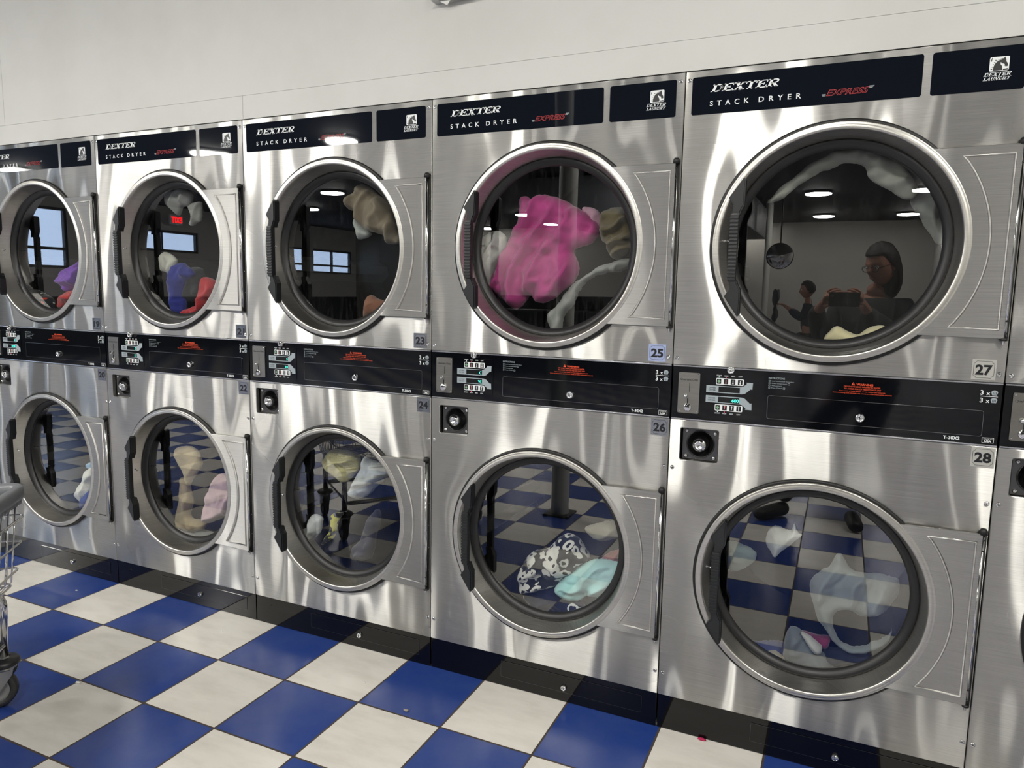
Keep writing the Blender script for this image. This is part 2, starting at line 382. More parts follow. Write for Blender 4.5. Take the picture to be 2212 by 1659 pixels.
def stroke(mb, pts, w, y, T):
    """thick line through unit-space points"""
    n = len(pts); L = []; R = []
    for i in range(n):
        a = Vector(pts[max(0, i - 1)]); b = Vector(pts[min(n - 1, i + 1)]); d = (b - a).normalized(); nn = Vector((-d.y, d.x)) * w / 2
        p = Vector(pts[i]); L.append(T(p + nn)); R.append(T(p - nn))
    mb.add([(x, y, z) for x, z in L] + [(x, y, z) for x, z in R], [(i, i + 1, n + i + 1, n + i) for i in range(n - 1)], False)
def arc(cx, cy, rx, ry, a0, a1, n=10): return [(cx + rx * math.cos(math.radians(a0 + (a1 - a0) * i / n)), cy + ry * math.sin(math.radians(a0 + (a1 - a0) * i / n))) for i in range(n + 1)]
GLY = {
 'D': (1.0, [([(.27, 0), (.27, 1)], .25), ([(.03, .94), (.5, .94)], .12), ([(.03, .06), (.5, .06)], .12), (arc(.48, .5, .40, .44, 90, -90), .17), (arc(.46, .5, .46, .40, 60, -60, 6), .14)]),
 'E': (.95, [([(.27, 0), (.27, 1)], .25), ([(.03, .94), (.9, .94)], .12), ([(.03, .06), (.92, .06)], .12), ([(.27, .52), (.66, .52)], .11), ([(.87, 1), (.87, .70)], .08), ([(.89, 0), (.89, .32)], .08), ([(.66, .68), (.66, .36)], .07)]),
 'X': (1.02, [([(.20, 1), (.82, 0)], .27), ([(.82, 1), (.18, 0)], .12), ([(.02, .94), (.46, .94)], .12), ([(.62, .94), (1.0, .94)], .12), ([(.0, .06), (.38, .06)], .12), ([(.56, .06), (1.02, .06)], .12)]),
 'T': (.98, [([(.5, 0), (.5, 1)], .25), ([(.03, .94), (.97, .94)], .12), ([(.07, 1), (.07, .68)], .08), ([(.93, 1), (.93, .68)], .08), ([(.26, .06), (.74, .06)], .12)]),
 'R': (1.02, [([(.27, 0), (.27, 1)], .25), ([(.03, .94), (.6, .94)], .12), (arc(.58, .73, .27, .21, 90, -90), .15), ([(.3, .50), (.6, .50)], .11), ([(.52, .50), (.86, .04)], .24), ([(.03, .06), (.5, .06)], .12), ([(.72, .06), (1.02, .06)], .12)]),
 'L': (.9, [([(.27, 0), (.27, 1)], .25), ([(.03, .94), (.52, .94)], .12), ([(.03, .06), (.86, .06)], .12), ([(.84, 0), (.84, .38)], .09)]),
 'A': (1.0, [([(.14, 0), (.52, 1)], .12), ([(.46, 1), (.84, 0)], .26), ([(.28, .33), (.7, .33)], .10), ([(.0, .06), (.34, .06)], .12), ([(.6, .06), (1.02, .06)], .12)]),
 'U': (1.0, [([(.25, 1), (.25, .3)], .24), (arc(.53, .3, .28, .24, 180, 360), .15), ([(.81, .3), (.81, 1)], .11), ([(.03, .94), (.48, .94)], .12), ([(.64, .94), (.98, .94)], .12)]),
 'N': (1.05, [([(.2, 0), (.2, 1)], .11), ([(.2, 1), (.82, 0)], .25), ([(.84, 0), (.84, 1)], .11), ([(.02, .94), (.3, .94)], .12), ([(.66, .94), (1.0, .94)], .12), ([(.02, .06), (.4, .06)], .12)]),
 'Y': (1.0, [([(.18, 1), (.52, .45)], .25), ([(.84, 1), (.54, .45)], .12), ([(.52, .5), (.52, 0)], .24), ([(.02, .94), (.44, .94)], .12), ([(.64, .94), (1.0, .94)], .12), ([(.3, .06), (.74, .06)], .12)])}
def serif(mb, s, x, z, h, width, y, m, shear=0.42):
    tot = sum(GLY[c][0] for c in s); k = (width - shear * h) / tot; mb.use(m); cx = x
    for c in s:
        for pts, w in GLY[c][1]:
            # horizontal extent is k, vertical is h; keep stroke weight in mixed units
            T = lambda p, cx=cx: (cx + p.x * k + shear * h * p.y, z + p.y * h)
            stroke(mb, pts, w, y, T)
        cx += GLY[c][0] * k * 0.985

# ---------------------------------------------------------------- the setting
def build_room():
    X0, X1, Y0, ZC = -9.5, 5.35, -15.5, 3.0
    # floor: blue and white vinyl tiles with dark joints
    m = mat('checker_tiles', (200, 200, 200), 0.25, 0, 0.5); T = NT(m); v = T.obj()
    sp = T.new('ShaderNodeSeparateXYZ'); T.l.new(v, sp.inputs[0]); t = 0.308
    gx = T.math('DIVIDE', T.math('SUBTRACT', sp.outputs[0], 0.475), t); gy = T.math('DIVIDE', T.math('ADD', sp.outputs[1], 0.2965), t)
    par = T.math('ABSOLUTE', T.math('MODULO', T.math('ADD', T.math('FLOOR', gx), T.math('FLOOR', gy)), 2.0))
    ex = T.math('ABSOLUTE', T.math('SUBTRACT', T.math('FRACT', gx), 0.5)); ey = T.math('ABSOLUTE', T.math('SUBTRACT', T.math('FRACT', gy), 0.5))
    gr = T.math('GREATER_THAN', T.math('MAXIMUM', ex, ey), T.math('SUBTRACT', 0.4915, T.math('MULTIPLY', T.noise(v, 25, 2), 0.004)))
    marb = T.rng(T.noise(T.mapv(v, (3, 9, 1)), 1.6, 6, 0.62), 0.42, 0.72, 0, 1)
    wh = T.mix(T.math('MULTIPLY', marb, 0.55), lin((226, 222, 214)), lin((198, 193, 184)))
    bl = T.mix(T.rng(T.noise(v, 6, 5, 0.65), 0.35, 0.75, 0, 1), lin((36, 62, 134)), lin((52, 74, 136)))
    col = T.mix(par, bl, wh)
    # scuffs and specks
    spk = T.math('MULTIPLY', T.math('GREATER_THAN', T.noise(v, 120, 3, 0.75), 0.78), 0.55)
    col = T.mix(spk, col, lin((120, 112, 104)))
    col = T.mix(gr, col, T.mix(T.noise(v, 30, 3), lin((38, 34, 32)), lin((88, 76, 66))))
    T.l.new(col, T.b.inputs['Base Color'])
    T.l.new(T.math('ADD', T.rng(T.noise(v, 5, 1), 0.15, 0.85, 0.18, 0.27), T.math('MULTIPLY', gr, 0.5)), T.b.inputs['Roughness'])
    T.l.new(T.bump(T.math('SUBTRACT', T.math('MULTIPLY', T.noise(v, 5, 2), 0.15), gr), 0.6, 0.0008), T.b.inputs['Normal'])
    f = MB(); f.use(m); f.box(X0, Y0, -0.1, X1, 1.05, 0.0); tag(f.build('floor'), 'blue and white checkered tile floor', kind='structure')
    wm = mat('white_wall_paint', (208, 206, 197), 0.55, 0, 0.4); T = NT(wm); v = T.obj()
    T.l.new(T.mix(T.rng(T.noise(v, 2.2, 4, 0.6), 0.4, 0.75, 0, 1), lin((201, 201, 197)), lin((193, 192, 187))), T.b.inputs['Base Color'])
    T.l.new(T.bump(T.noise(v, 90, 3), 0.15, 0.001), T.b.inputs['Normal'])
    # bulkhead above the dryers, made of boards with fine joints
    b = MB(); b.use(wm)
    b.box(X0, 0.012, 1.9575, X1, 0.1, ZC)
    for x0, x1, z0, z1, y in ((X0, 1.603, 1.9575, 2.0405, 0.004), (1.6045, X1, 1.9575, 2.0405, 0.004), (X0, 0.19, 2.0415, ZC, 0.0045), (0.1915, X1, 2.0415, ZC, 0.0045)):
        b.box(x0, y, z0, x1, 0.013, z1)
    tag(b.build('wall_back'), 'white bulkhead wall above the row of dryers', kind='structure')
    b = MB(); b.use(mat('far_wall_paint', (150, 148, 140), 0.6)); b.box(X0, Y0 - 0.1, 0, X1, Y0, ZC); tag(b.build('wall_front'), kind='structure')
    gm = mat('grey_beige_wall_paint', (182, 181, 176), 0.6)
    b = MB(); b.use(gm); b.box(X1, Y0, 0, X1 + 0.1, 1.05, ZC); tag(b.build('wall_right'), kind='structure')
    # left wall with windows
    wins = [(-6.75, -4.9, 1.62, 2.72), (-9.75, -7.9, 2.05, 2.5), (-13.3, -11.9, 1.75, 2.4), (-15.3, -13.6, 1.75, 2.4)]
    b = MB(); b.use(gm); ys = [1.05]
    yy = 1.05
    for (a, c, z0, z1) in wins:
        b.box(X0 - 0.15, c, 0, X0, yy, ZC); b.box(X0 - 0.15, a, 0, X0, c, z0); b.box(X0 - 0.15, a, z1, X0, c, ZC); yy = a
    b.box(X0 - 0.15, Y0, 0, X0, yy, ZC); tag(b.build('wall_left'), kind='structure')
    fm = mat('dark_window_frame', (52, 54, 56), 0.4, 0.3)
    for n, (a, c, z0, z1) in enumerate(wins):
        w = MB(); w.use(fm); t = 0.05
        w.box(X0 - 0.1, a, z0, X0 - 0.03, a + t, z1); w.box(X0 - 0.1, c - t, z0, X0 - 0.03, c, z1)
        w.box(X0 - 0.1, a + t, z0, X0 - 0.03, c - t, z0 + t); w.box(X0 - 0.1, a + t, z1 - t, X0 - 0.03, c - t, z1)
        if n != 1: w.box(X0 - 0.1, a + t, z0 + (z1 - z0) * 0.3, X0 - 0.03, c - t, z0 + (z1 - z0) * 0.3 + t)
        if n: w.box(X0 - 0.1, (a + c) / 2 - 0.02, z0 + t, X0 - 0.03, (a + c) / 2 + 0.02, z1 - t)
        o = tag(w.build('window_%d' % (n + 1)), kind='structure')
        g = MB(); g.use(PANE); g.box(X0 - 0.075, a + t, z0 + t, X0 - 0.07, c - t, z1 - t); g.build('pane', o)
    cm = mat('dark_ceiling', (24, 25, 28), 0.7)
    b = MB(); b.use(cm); b.box(X0, Y0, ZC, X1, 1.05, ZC + 0.1); tag(b.build('ceiling'), kind='structure')
    b = MB(); b.use(gm); b.box(X0, 1.05, 0, X1, 1.15, ZC); tag(b.build('trim_1'), kind='structure')
    # painted dark band low on the left wall
    b = MB(); b.use(mat('dark_wainscot', (48, 52, 55), 0.5)); b.box(X0, Y0, 0, X0 + 0.02, -0.2, 1.1); tag(b.build('baseboard_left'), kind='structure')
build_room()

# ceiling lights: round ring lights
def build_lights():
    ring = mat('light_ring_diffuser', (250, 250, 245), 0.5, emis=(255, 252, 245), estr=LIGHT_RING)
    can = mat('light_housing', (70, 70, 72), 0.4, 0.5)
    me = None
    spots = [(3.24, -2.4), (1.45, -2.4), (-0.4, -2.4), (-2.1, -2.4), (5.05, -1.9), (-1.5, -4.6), (-3.55, -4.7), (-7.4, -4.8), (1.0, -6.9), (3.2, -10.4), (3.2, -13.9), (1.6, -15.0),  # light closest to the right wall is added, unseen, to brighten the bulkhead there
             (-2.6, -12.1), (-4.9, -14.9), (-2.8, -14.2), (-6.5, -9.9), (4.7, -10.4), (4.7, -13.9), (-4.4, -8.0)]
    first = None
    for i, (x, y) in enumerate(spots):
        r = empty('ceiling_light', (x, y, 3.0), 'round white ring light on the dark ceiling, mirrored in the dryers except one added to brighten the wall', 'ceiling light', 'ring lights on the ceiling')
        if first is None:
            h = MB(); h.use(can, True); h.lathe([(0.0, 0), (0.2, 0), (0.205, -0.03), (0.2, -0.04), (0.10, -0.04), (0.09, -0.025), (0, -0.025)], 32, axis='z')
            e = MB(); e.use(ring, True); e.lathe([(0.196, -0.041), (0.19, -0.055), (0.15, -0.062), (0.11, -0.055), (0.104, -0.041)], 32, axis='z')
            a = h.build('housing', r); b = e.build('diffuser', r); first = (a, b)
        else:
            for s in first:
                c = s.copy(); COL.objects.link(c); c.parent = r
build_lights()

# ---------------------------------------------------------------- dryers
CACHE = {}
def part(key, name, parent, fn, label=None, loc=None):
    if key in CACHE:
        o = bpy.data.objects.new(name, CACHE[key]); COL.objects.link(o); o.parent = parent
    else:
        mb = MB(); fn(mb); o = mb.build(name, parent); CACHE[key] = o.data
    if loc: o.location = loc
    if label: o['label'] = label
    return o

def f_cabinet(mb):
    mb.use(DARKMETAL)
    mb.box(0.002, 0.02, 0.0, 0.012, 0.98, 1.95); mb.box(PW - 0.012, 0.02, 0.0, PW - 0.002, 0.98, 1.95)
    mb.box(0.012, 0.97, 0.0, PW - 0.012, 0.98, 1.95); mb.box(0.012, 0.021, 1.94, PW - 0.012, 0.97, 1.95)
    mb.box(0.012, 0.06, 0.985, PW - 0.012, 0.97, 0.995); mb.box(0.012, 0.06, 0.0, PW - 0.012, 0.97, 0.012)
def f_up(mb):
    mb.use(STEEL_U); holed(mb, rrect(0, 1.141, PW, 1.9525, 0.002, 3), [circle(CXL, CZU, 0.301)])
def f_low(mb):
    mb.use(STEEL_L); holed(mb, rrect(0, 0.1135, PW, 0.9755, 0.002, 3), [circle(CXL, CZL, 0.301), rrect(0.029, 0.857, 0.140, 0.956, 0.006, 4)])
def f_name(mb):
    mb.use(LABEL_BLACK); mb.prism(rrect(0.017, 1.8365, 0.578, 1.937, 0.006), -0.0012, 0.0005)
    y = -0.0016
    serif(mb, 'DEXTER', 0.066, 1.894, 0.0195, 0.186, y, WHITE_INK)
    text(mb, 'STACK', 0.067, 1.8575, 0.0138, y, WHITE_INK, width=0.103, spacing=2.0, bold=0.012)
    text(mb, 'DRYER', 0.195, 1.8575, 0.0138, y, WHITE_INK, width=0.106, spacing=2.0, bold=0.012)
    text(mb, 'EXPRESS', 0.362, 1.8575, 0.0150, y, RED_INK, width=0.094, shear=0.45, bold=0.02)
    text(mb, 'EXPRESS', 0.3635, 1.8578, 0.0143, y - 0.0003, LABEL_BLACK, width=0.0915, shear=0.45, bold=-0.012)
    mb.use(GREY_INK)
    for k in range(3):
        mb.poly([(0.352 - 0.001 * k, 1.857 + 0.002 * k), (0.360, 1.857 + 0.002 * k), (0.3605, 1.8582 + 0.002 * k), (0.353, 1.8582 + 0.002 * k)][::1], y)
        mb.poly([(0.459 + 0.001 * k, 1.8685 + 0.0022 * k), (0.468 + 0.002 * k, 1.8685 + 0.0022 * k), (0.469 + 0.002 * k, 1.8697 + 0.0022 * k), (0.4595 + 0.001 * k, 1.8697 + 0.0022 * k)], y)
def f_logo(mb):
    mb.use(LABEL_BLACK); mb.prism(rrect(0.597, 1.8365, 0.790, 1.937, 0.006), -0.0012, 0.0005)
    y = -0.0016; x0, z0, w, h = 0.7165, 1.8805, 0.0395, 0.0325
    mb.use(WHITE_INK); mb.poly(rrect(x0, z0, x0 + w, z0 + h, 0.003, 3), y)
    P = lambda pts: [(x0 + a * w, z0 + b * h) for a, b in pts]
    mb.use(BLACK_INK)
    # horse head in profile, facing right
    head = [(.17, .04), (.18, .30), (.24, .52), (.34, .70), (.47, .82), (.60, .86), (.70, .86), (.76, .97), (.80, .86), (.83, .78), (.84, .64), (.90, .52), (.94, .40), (.93, .30), (.87, .27), (.84, .34), (.81, .28), (.77, .33), (.78, .42), (.72, .48), (.64, .50), (.59, .55), (.58, .62), (.55, .55), (.57, .44), (.63, .34), (.66, .20), (.66, .04)]
    bits = delaunay_2d_cdt([Vector(p) for p in P(head)], [(i, (i + 1) % len(head)) for i in range(len(head))], [], 1, 1e-8)
    mb.add([(p[0], y - 0.0002, p[1]) for p in bits[0]], [tuple(f) for f in bits[2]], False)
    for k in range(5):   # mane tufts
        a = [(.04 + .05 * k, .16 + .15 * k), (.17 + .035 * k, .22 + .145 * k), (.16 + .05 * k, .10 + .15 * k)]
        mb.poly(P(a)[::-1], y - 0.0002)
    mb.poly(P([(.05, .72), (.09, .95), (.13, .95), (.10, .68)])[::-1], y - 0.0002)
    mb.poly(P([(.70, .03), (.70, .12), (.95, .15), (.97, .03)])[::-1], y - 0.0002)
    mb.use(WHITE_INK)
    L = [(.16, .04), (.19, .33), (.27, .55), (.38, .70), (.52, .79), (.62, .80)]
    stroke(mb, P(L), 0.0013, y - 0.0004, lambda p: (p.x, p.y))
    serif(mb, 'DEXTER', 0.7055, 1.8695, 0.0085, 0.059, y, WHITE_INK)
    serif(mb, 'LAUNDRY', 0.7050, 1.8600, 0.0075, 0.058, y, WHITE_INK)
def f_ctrl(mb):
    mb.use(PANEL_BLACK); mb.box(0.0, 0.0035, 0.9765, PW, 0.02, 1.1400)
    y = 0.0031
    text(mb, 'INSTRUCTIONS', 0.265, 1.1135, 0.0052, y, GREY_INK, width=0.042, bold=0.01)
    for k, s in enumerate(('Load laundry and close door', 'Select temperature', 'Add payment', 'Press START')):
        z = 1.1065 - 0.0064 * k
        text(mb, s, 0.2735, z, 0.0032, y, GREY_INK, width=(0.058, 0.040, 0.027, 0.028)[k])
        mb.use(GREY_INK); mb.poly(rrect(0.2655, z - 0.0008, 0.2700, z + 0.0037, 0.0006, 2), y)
        mb.use(PANEL_BLACK); mb.poly(rrect(0.2662, z - 0.0001, 0.2693, z + 0.0030, 0.0004, 2), y - 0.0002)
        if k in (1, 3):
            xx = 0.2735 + (0.040, 0.028)[k // 2] + 0.002
            mb.use(GREY_INK); mb.poly(rrect(xx, z - 0.001, xx + 0.0055, z + 0.0042, 0.0006, 2), y)
            mb.use(PANEL_BLACK); mb.poly(rrect(xx + .0008, z - 0.0002, xx + 0.0047, z + 0.0034, 0.0004, 2), y - 0.0002)
    mb.use(ORANGE_INK); mb.poly([(0.4735, 1.1105), (0.4825, 1.1105), (0.478, 1.1185)], y)
    mb.use(PANEL_BLACK); mb.poly([(0.4775, 1.1125), (0.4785, 1.1125), (0.4787, 1.1158), (0.4773, 1.1158)], y - 0.0002)
    text(mb, 'WARNING', 0.4855, 1.1105, 0.0058, y, ORANGE_INK, width=0.040, bold=0.02)
    for s, a, b, z, hh in (('DRY ONLY FABRICS WASHED IN WATER', .456, .543, 1.1045, .0040), ('TO AVOID RISK OF FIRE DO NOT DRY', .456, .545, 1.0985, .0040),
                       ('Items made of foam, plastic, or any rubber-like materials', .445, .555, 1.0930, .0030), ('Items containing fuels, alcohols, oils, waxes, or other combustible materials', .430, .571, 1.0877, .0030)):
        text(mb, s, a, z, hh, y, ORANGE_INK, width=b - a)
    for k in range(2):
        z = 1.1072 - 0.0192 * k
        text(mb, '3', 0.7655, z, 0.0118, y, WHITE_INK, bold=0.025); text(mb, 'x', 0.7785, z, 0.0098, y, WHITE_INK, bold=0.02)
        mb.use(GREY_INK); bx = 0.7885
        mb.poly([(bx + .002, z), (bx + .012, z), (bx + .0145, z + .0085), (bx - .0005, z + .0085)], y)
        mb.poly([(bx + .0005, z + .0088), (bx + .0135, z + .0088), (bx + .0118, z + .0115), (bx + .007, z + .0128), (bx + .0025, z + .0115)], y)
        mb.use(PANEL_BLACK)
        for q in range(3): mb.poly([(bx + .0038 + .003 * q, z + .0015), (bx + .0046 + .003 * q, z + .0015), (bx + .0048 + .003 * q, z + .0072), (bx + .0036 + .003 * q, z + .0072)], y - 0.0002)
    mb.use(WHITE_INK); mb.poly([(0.7655, 1.1030), (0.803, 1.1030), (0.803, 1.1042), (0.7655, 1.1042)], y)
    text(mb, 'T-30X2', 0.6945, 0.9885, 0.0082, y, WHITE_INK, width=0.0365, bold=0.025)
    mb.use(WHITE_INK); mb.poly(rrect(0.7785, 0.9865, 0.8040, 1.0000, 0.0008, 2), y)
    mb.use(PANEL_BLACK); mb.poly(rrect(0.7793, 0.9873, 0.8032, 0.9992, 0.0005, 2), y - 0.0002)
    text(mb, 'MADE IN', 0.7912, 0.9953, 0.0025, y - 0.0004, WHITE_INK, align='CENTER', width=0.0185)
    text(mb, 'USA', 0.7912, 0.9885, 0.0052, y - 0.0004, WHITE_INK, align='CENTER', width=0.0150, bold=0.03)
def f_trim(z0):
    def g(mb): mb.use(TRIM); mb.box(0.0, -0.0005, z0, PW, 0.0045, z0 + 0.0038, 0.0008)
    return g
def f_lock(r, dep):
    def g(mb):
        mb.use(CHROME_B, True); mb.lathe([(0, -dep), (r * .42, -dep), (r * .45, -dep + .001), (r * .62, -dep + .001), (r * .68, -dep - .0012), (r * .92, -dep - .0005), (r, -dep * .4), (r, 0.002)], 28)
        mb.use(BLACK_INK); mb.box(-r * .10, -dep - .0006, -r * .30, r * .10, -dep + .001, r * .30)
    return g
def f_coin(mb):
    mb.use(steel('coin_plate_steel', (150, 148, 143), 0.28, 0.5, fine=0.2)); mb.prism(rrect(0.0175, 0.9985, 0.0785, 1.1175, 0.004), 0.0, 0.004)
    text(mb, 'Quarters Only', 0.048, 1.0945, 0.0062, -0.0003, BLACK_INK, align='CENTER', width=0.0505, bold=0.01)
    mb.use(BLACK_INK); mb.box(0.0492, -0.0006, 1.0615, 0.0508, 0.001, 1.0870); mb.box(0.0445, -0.0008, 1.0150, 0.0478, 0.001, 1.0420)
    mb.use(CHROME_B, True)
    mb.lathe([(0, -.012), (.003, -.0115), (.0055, -.009), (.0065, -.005), (.0055, -.001), (.004, 0.002)], 20, c=(0.0405, 0, 1.0500))
    mb.lathe([(0, -.006), (.010, -.006), (.012, -.004), (.009, 0.001)], 24, c=(0.0462, 0, 1.0165))
    mb.use(BLACK_INK, False); mb.box(0.0405, -0.0075, 1.0172, 0.0520, -0.0045, 1.0215)
    mb.use(CHROME_B, True)
    for x in (0.0225, 0.0735):
        for z in (1.0045, 1.1120): mb.lathe([(0, -.0018), (.0016, -.0014), (.0024, 0.0005)], 12, c=(x, 0, z))
def f_key(mb):
    mb.use(PANEL_BLACK); mb.prism(rrect(0.0905, 1.0010, 0.2300, 1.1185, 0.005), 0.0022, 0.0040)
    y = 0.0018; y2 = 0.0015; y3 = 0.0012
    for sgn in (1, -1):
        Z = (lambda z: z) if sgn == 1 else (lambda z: 2 * 1.0600 - z)
        def pl(pts, yy, m):
            q = [(x, Z(z)) for x, z in pts]
            if sgn == -1: q = q[::-1]
            mb.use(m); b = delaunay_2d_cdt([Vector(p) for p in q], [(i, (i + 1) % len(q)) for i in range(len(q))], [], 1, 1e-8)
            mb.add([(p[0], yy, p[1]) for p in b[0]], [tuple(f) for f in b[2]], False)
        pl(rrect(0.1235, 1.0885, 0.1995, 1.1070, 0.003, 3), y, WHITE_INK)
        for k in range(4):
            x = 0.1315 + 0.0194 * k
            pl(rrect(x - .0062, 1.0905, x + .0062, 1.1050, 0.001, 2), y2, BLACK_INK)
            if k == 0: pl([(x, 1.0928), (x + .005, 1.0978), (x, 1.1028), (x - .005, 1.0978)], y3, GREEN_INK)
            else:
                mm = PINK_INK if (k == 1) else WHITE_INK
                pl([(x - .0009, 1.0945), (x + .0009, 1.0945), (x + .0009, 1.1025), (x - .0009, 1.1025)], y3, mm)
                pl(circle(x, 1.0940, 0.0020, 10), y3, mm)
        for k, s in enumerate(('START', 'HIGH', 'MED', 'LOW')):
            zz = Z(1.1125) if sgn == 1 else Z(1.1125) - 0.0035
            text(mb, s, 0.1315 + 0.0194 * k, zz, 0.0036, y, WHITE_INK, align='CENTER', width=(0.0140, 0.0105, 0.0095, 0.0100)[k], bold=0.01)
        pl([(0.0970, 1.0645), (0.1960, 1.0645), (0.2040, 1.0665), (0.2195, 1.0805), (0.2235, 1.0790), (0.2245, 1.0985), (0.2065, 1.0985), (0.2085, 1.0950), (0.1985, 1.0865), (0.1920, 1.0845), (0.0970, 1.0845)], y, GREY_INK)
        pl([(0.1315, 1.0670), (0.1900, 1.0670), (0.1900, 1.0825), (0.1315, 1.0825)], y2, LCD)
        for q, (s, dz) in enumerate((('UPPER' if sgn == 1 else 'LOWER', 0.0), ('DRYER', -0.0062))):
            zz = 1.0760 + dz if sgn == 1 else 1.0465 + dz
            text(mb, s, 0.1140, zz, 0.0040, y2, BLACK_INK, align='CENTER', width=0.020, bold=0.01)
        pl(circle(0.1315, 1.1100, 0.0009, 8), y2, LED_WHITE); pl(circle(0.1509, 1.1100, 0.0009, 8), y2, LED_RED)
def f_access(mb):
    mb.use(PANEL_BLACK); mb.prism(rrect(0.2655, 1.0020, 0.7770, 1.0675, 0.006), 0.0016, 0.004)
    mb.use(TRIM); L = rrect(0.2655, 1.0020, 0.7770, 1.0675, 0.006); n = len(L)
    I = rrect(0.2661, 1.0026, 0.7764, 1.0669, 0.0056)
    mb.add([(x, 0.0014, z) for x, z in L] + [(x, 0.0014, z) for x, z in I], [(i, (i + 1) % n, (i + 1) % n + n, i + n) for i in range(n)], False)
def f_kick(mb): mb.use(KICK_BLACK); mb.box(0.0, 0.004, 0.002, PW, 0.02, 0.1125, 0.001)
def f_kacc(mb):
    mb.use(KICK_BLACK); mb.prism(rrect(0.276, 0.034, 0.765, 0.091, 0.004), 0.0025, 0.005)
    mb.use(mat('worn_edge', (110, 110, 112), 0.3, 0.8)); L = rrect(0.276, 0.034, 0.765, 0.091, 0.004); I = rrect(0.2765, 0.0345, 0.7645, 0.0905, 0.0037); n = len(L)
    mb.add([(x, 0.0023, z) for x, z in L] + [(x, 0.0023, z) for x, z in I], [(i, (i + 1) % n, (i + 1) % n + n, i + n) for i in range(n)], False)
def f_screw(mb):
    mb.use(CHROME, True); mb.lathe([(0, -.0022), (.0022, -.0022), (.0030, -.0030), (.0042, -.0030), (.0050, -.0018), (.0056, -.0016), (.0064, 0.0005)], 20)
    mb.use(BLACK_INK, False); mb.box(-.0015, -.0026, -.0005, .0015, -.002, .0005); mb.box(-.0005, -.0026, -.0015, .0005, -.002, .0015)
def f_vault(mb):
    mb.use(mat('recess_black', (10, 10, 10), 0.5))
    x0, x1, z0, z1 = 0.0285, 0.1405, 0.8565, 0.9565
    mb.box(x0 - .004, 0.003, z0, x0, 0.06, z1); mb.box(x1, 0.003, z0, x1 + .004, 0.06, z1); mb.box(x0, 0.003, z1, x1, 0.06, z1 + .004); mb.box(x0, 0.003, z0 - .004, x1, 0.06, z0)
    mb.box(x0, 0.055, z0, x1, 0.06, z1)
def f_vplate(mb):
    mb.use(mat('vault_plate', (92, 92, 94), 0.32, 0.9))
    holed(mb, rrect(0.0345, 0.8600, 0.1375, 0.9525, 0.003, 3), [circle(0.0860, 0.9070, 0.0395, 40)], y=0.018, back=0.03, lip=0.0012)
    mb.use(BLACK, True); mb.lathe([(0.0415, 0.0175), (0.0405, 0.0155), (0.0385, 0.016), (0.0370, 0.03), (0.030, 0.046), (0, 0.048)], 40, c=(0.0860, 0, 0.9070))
def f_vcyl(mb):
    mb.use(CHROME_B, True); mb.lathe([(0, -0.002), (0.009, -0.002), (0.0095, -0.0035), (0.0125, -0.0035), (0.0130, -0.001), (0.0175, 0.000), (0.0195, 0.003), (0.0215, 0.012), (0.0235, 0.030), (0.0235, 0.046)], 8 * 4, c=(0.0850, 0, 0.9060))
    mb.use(BLACK_INK, False); mb.box(0.0835, -0.0025, 0.9050, 0.0885, -0.0015, 0.9066)
def f_vbolt(mb): mb.use(CHROME, True); mb.lathe([(0, -.0055), (.003, -.0050), (.0055, -.0030), (.0062, 0.0), (.0062, .004)], 16)
def f_sticker(num, m):
    def g(mb):
        mb.use(m); mb.prism([(0, 0), (0.0515, 0), (0.0515, 0.0505), (0, 0.0505)], -0.0010, 0.0003)
        y = -0.0013; a, b, c, d, k = 0.0040, 0.0475, 0.0045, 0.0460, 0.0055
        pts = []
        for (cx, cz, s0) in ((b, d, 270), (a, d, 0), (a, c, 90), (b, c, 180)):
            pts += [(cx + k * math.cos(math.radians(s0 - 90 * i / 4)), cz + k * math.sin(math.radians(s0 - 90 * i / 4))) for i in range(5)]
        pts += [pts[0]]
        mb.use(BLACK_INK); stroke(mb, pts, 0.0008, y, lambda p: (p.x, p.y))
        text(mb, num, 0.0258, 0.0130, 0.0245, y, BLACK_INK, align='CENTER', width=0.0365, bold=0.036)
    return g
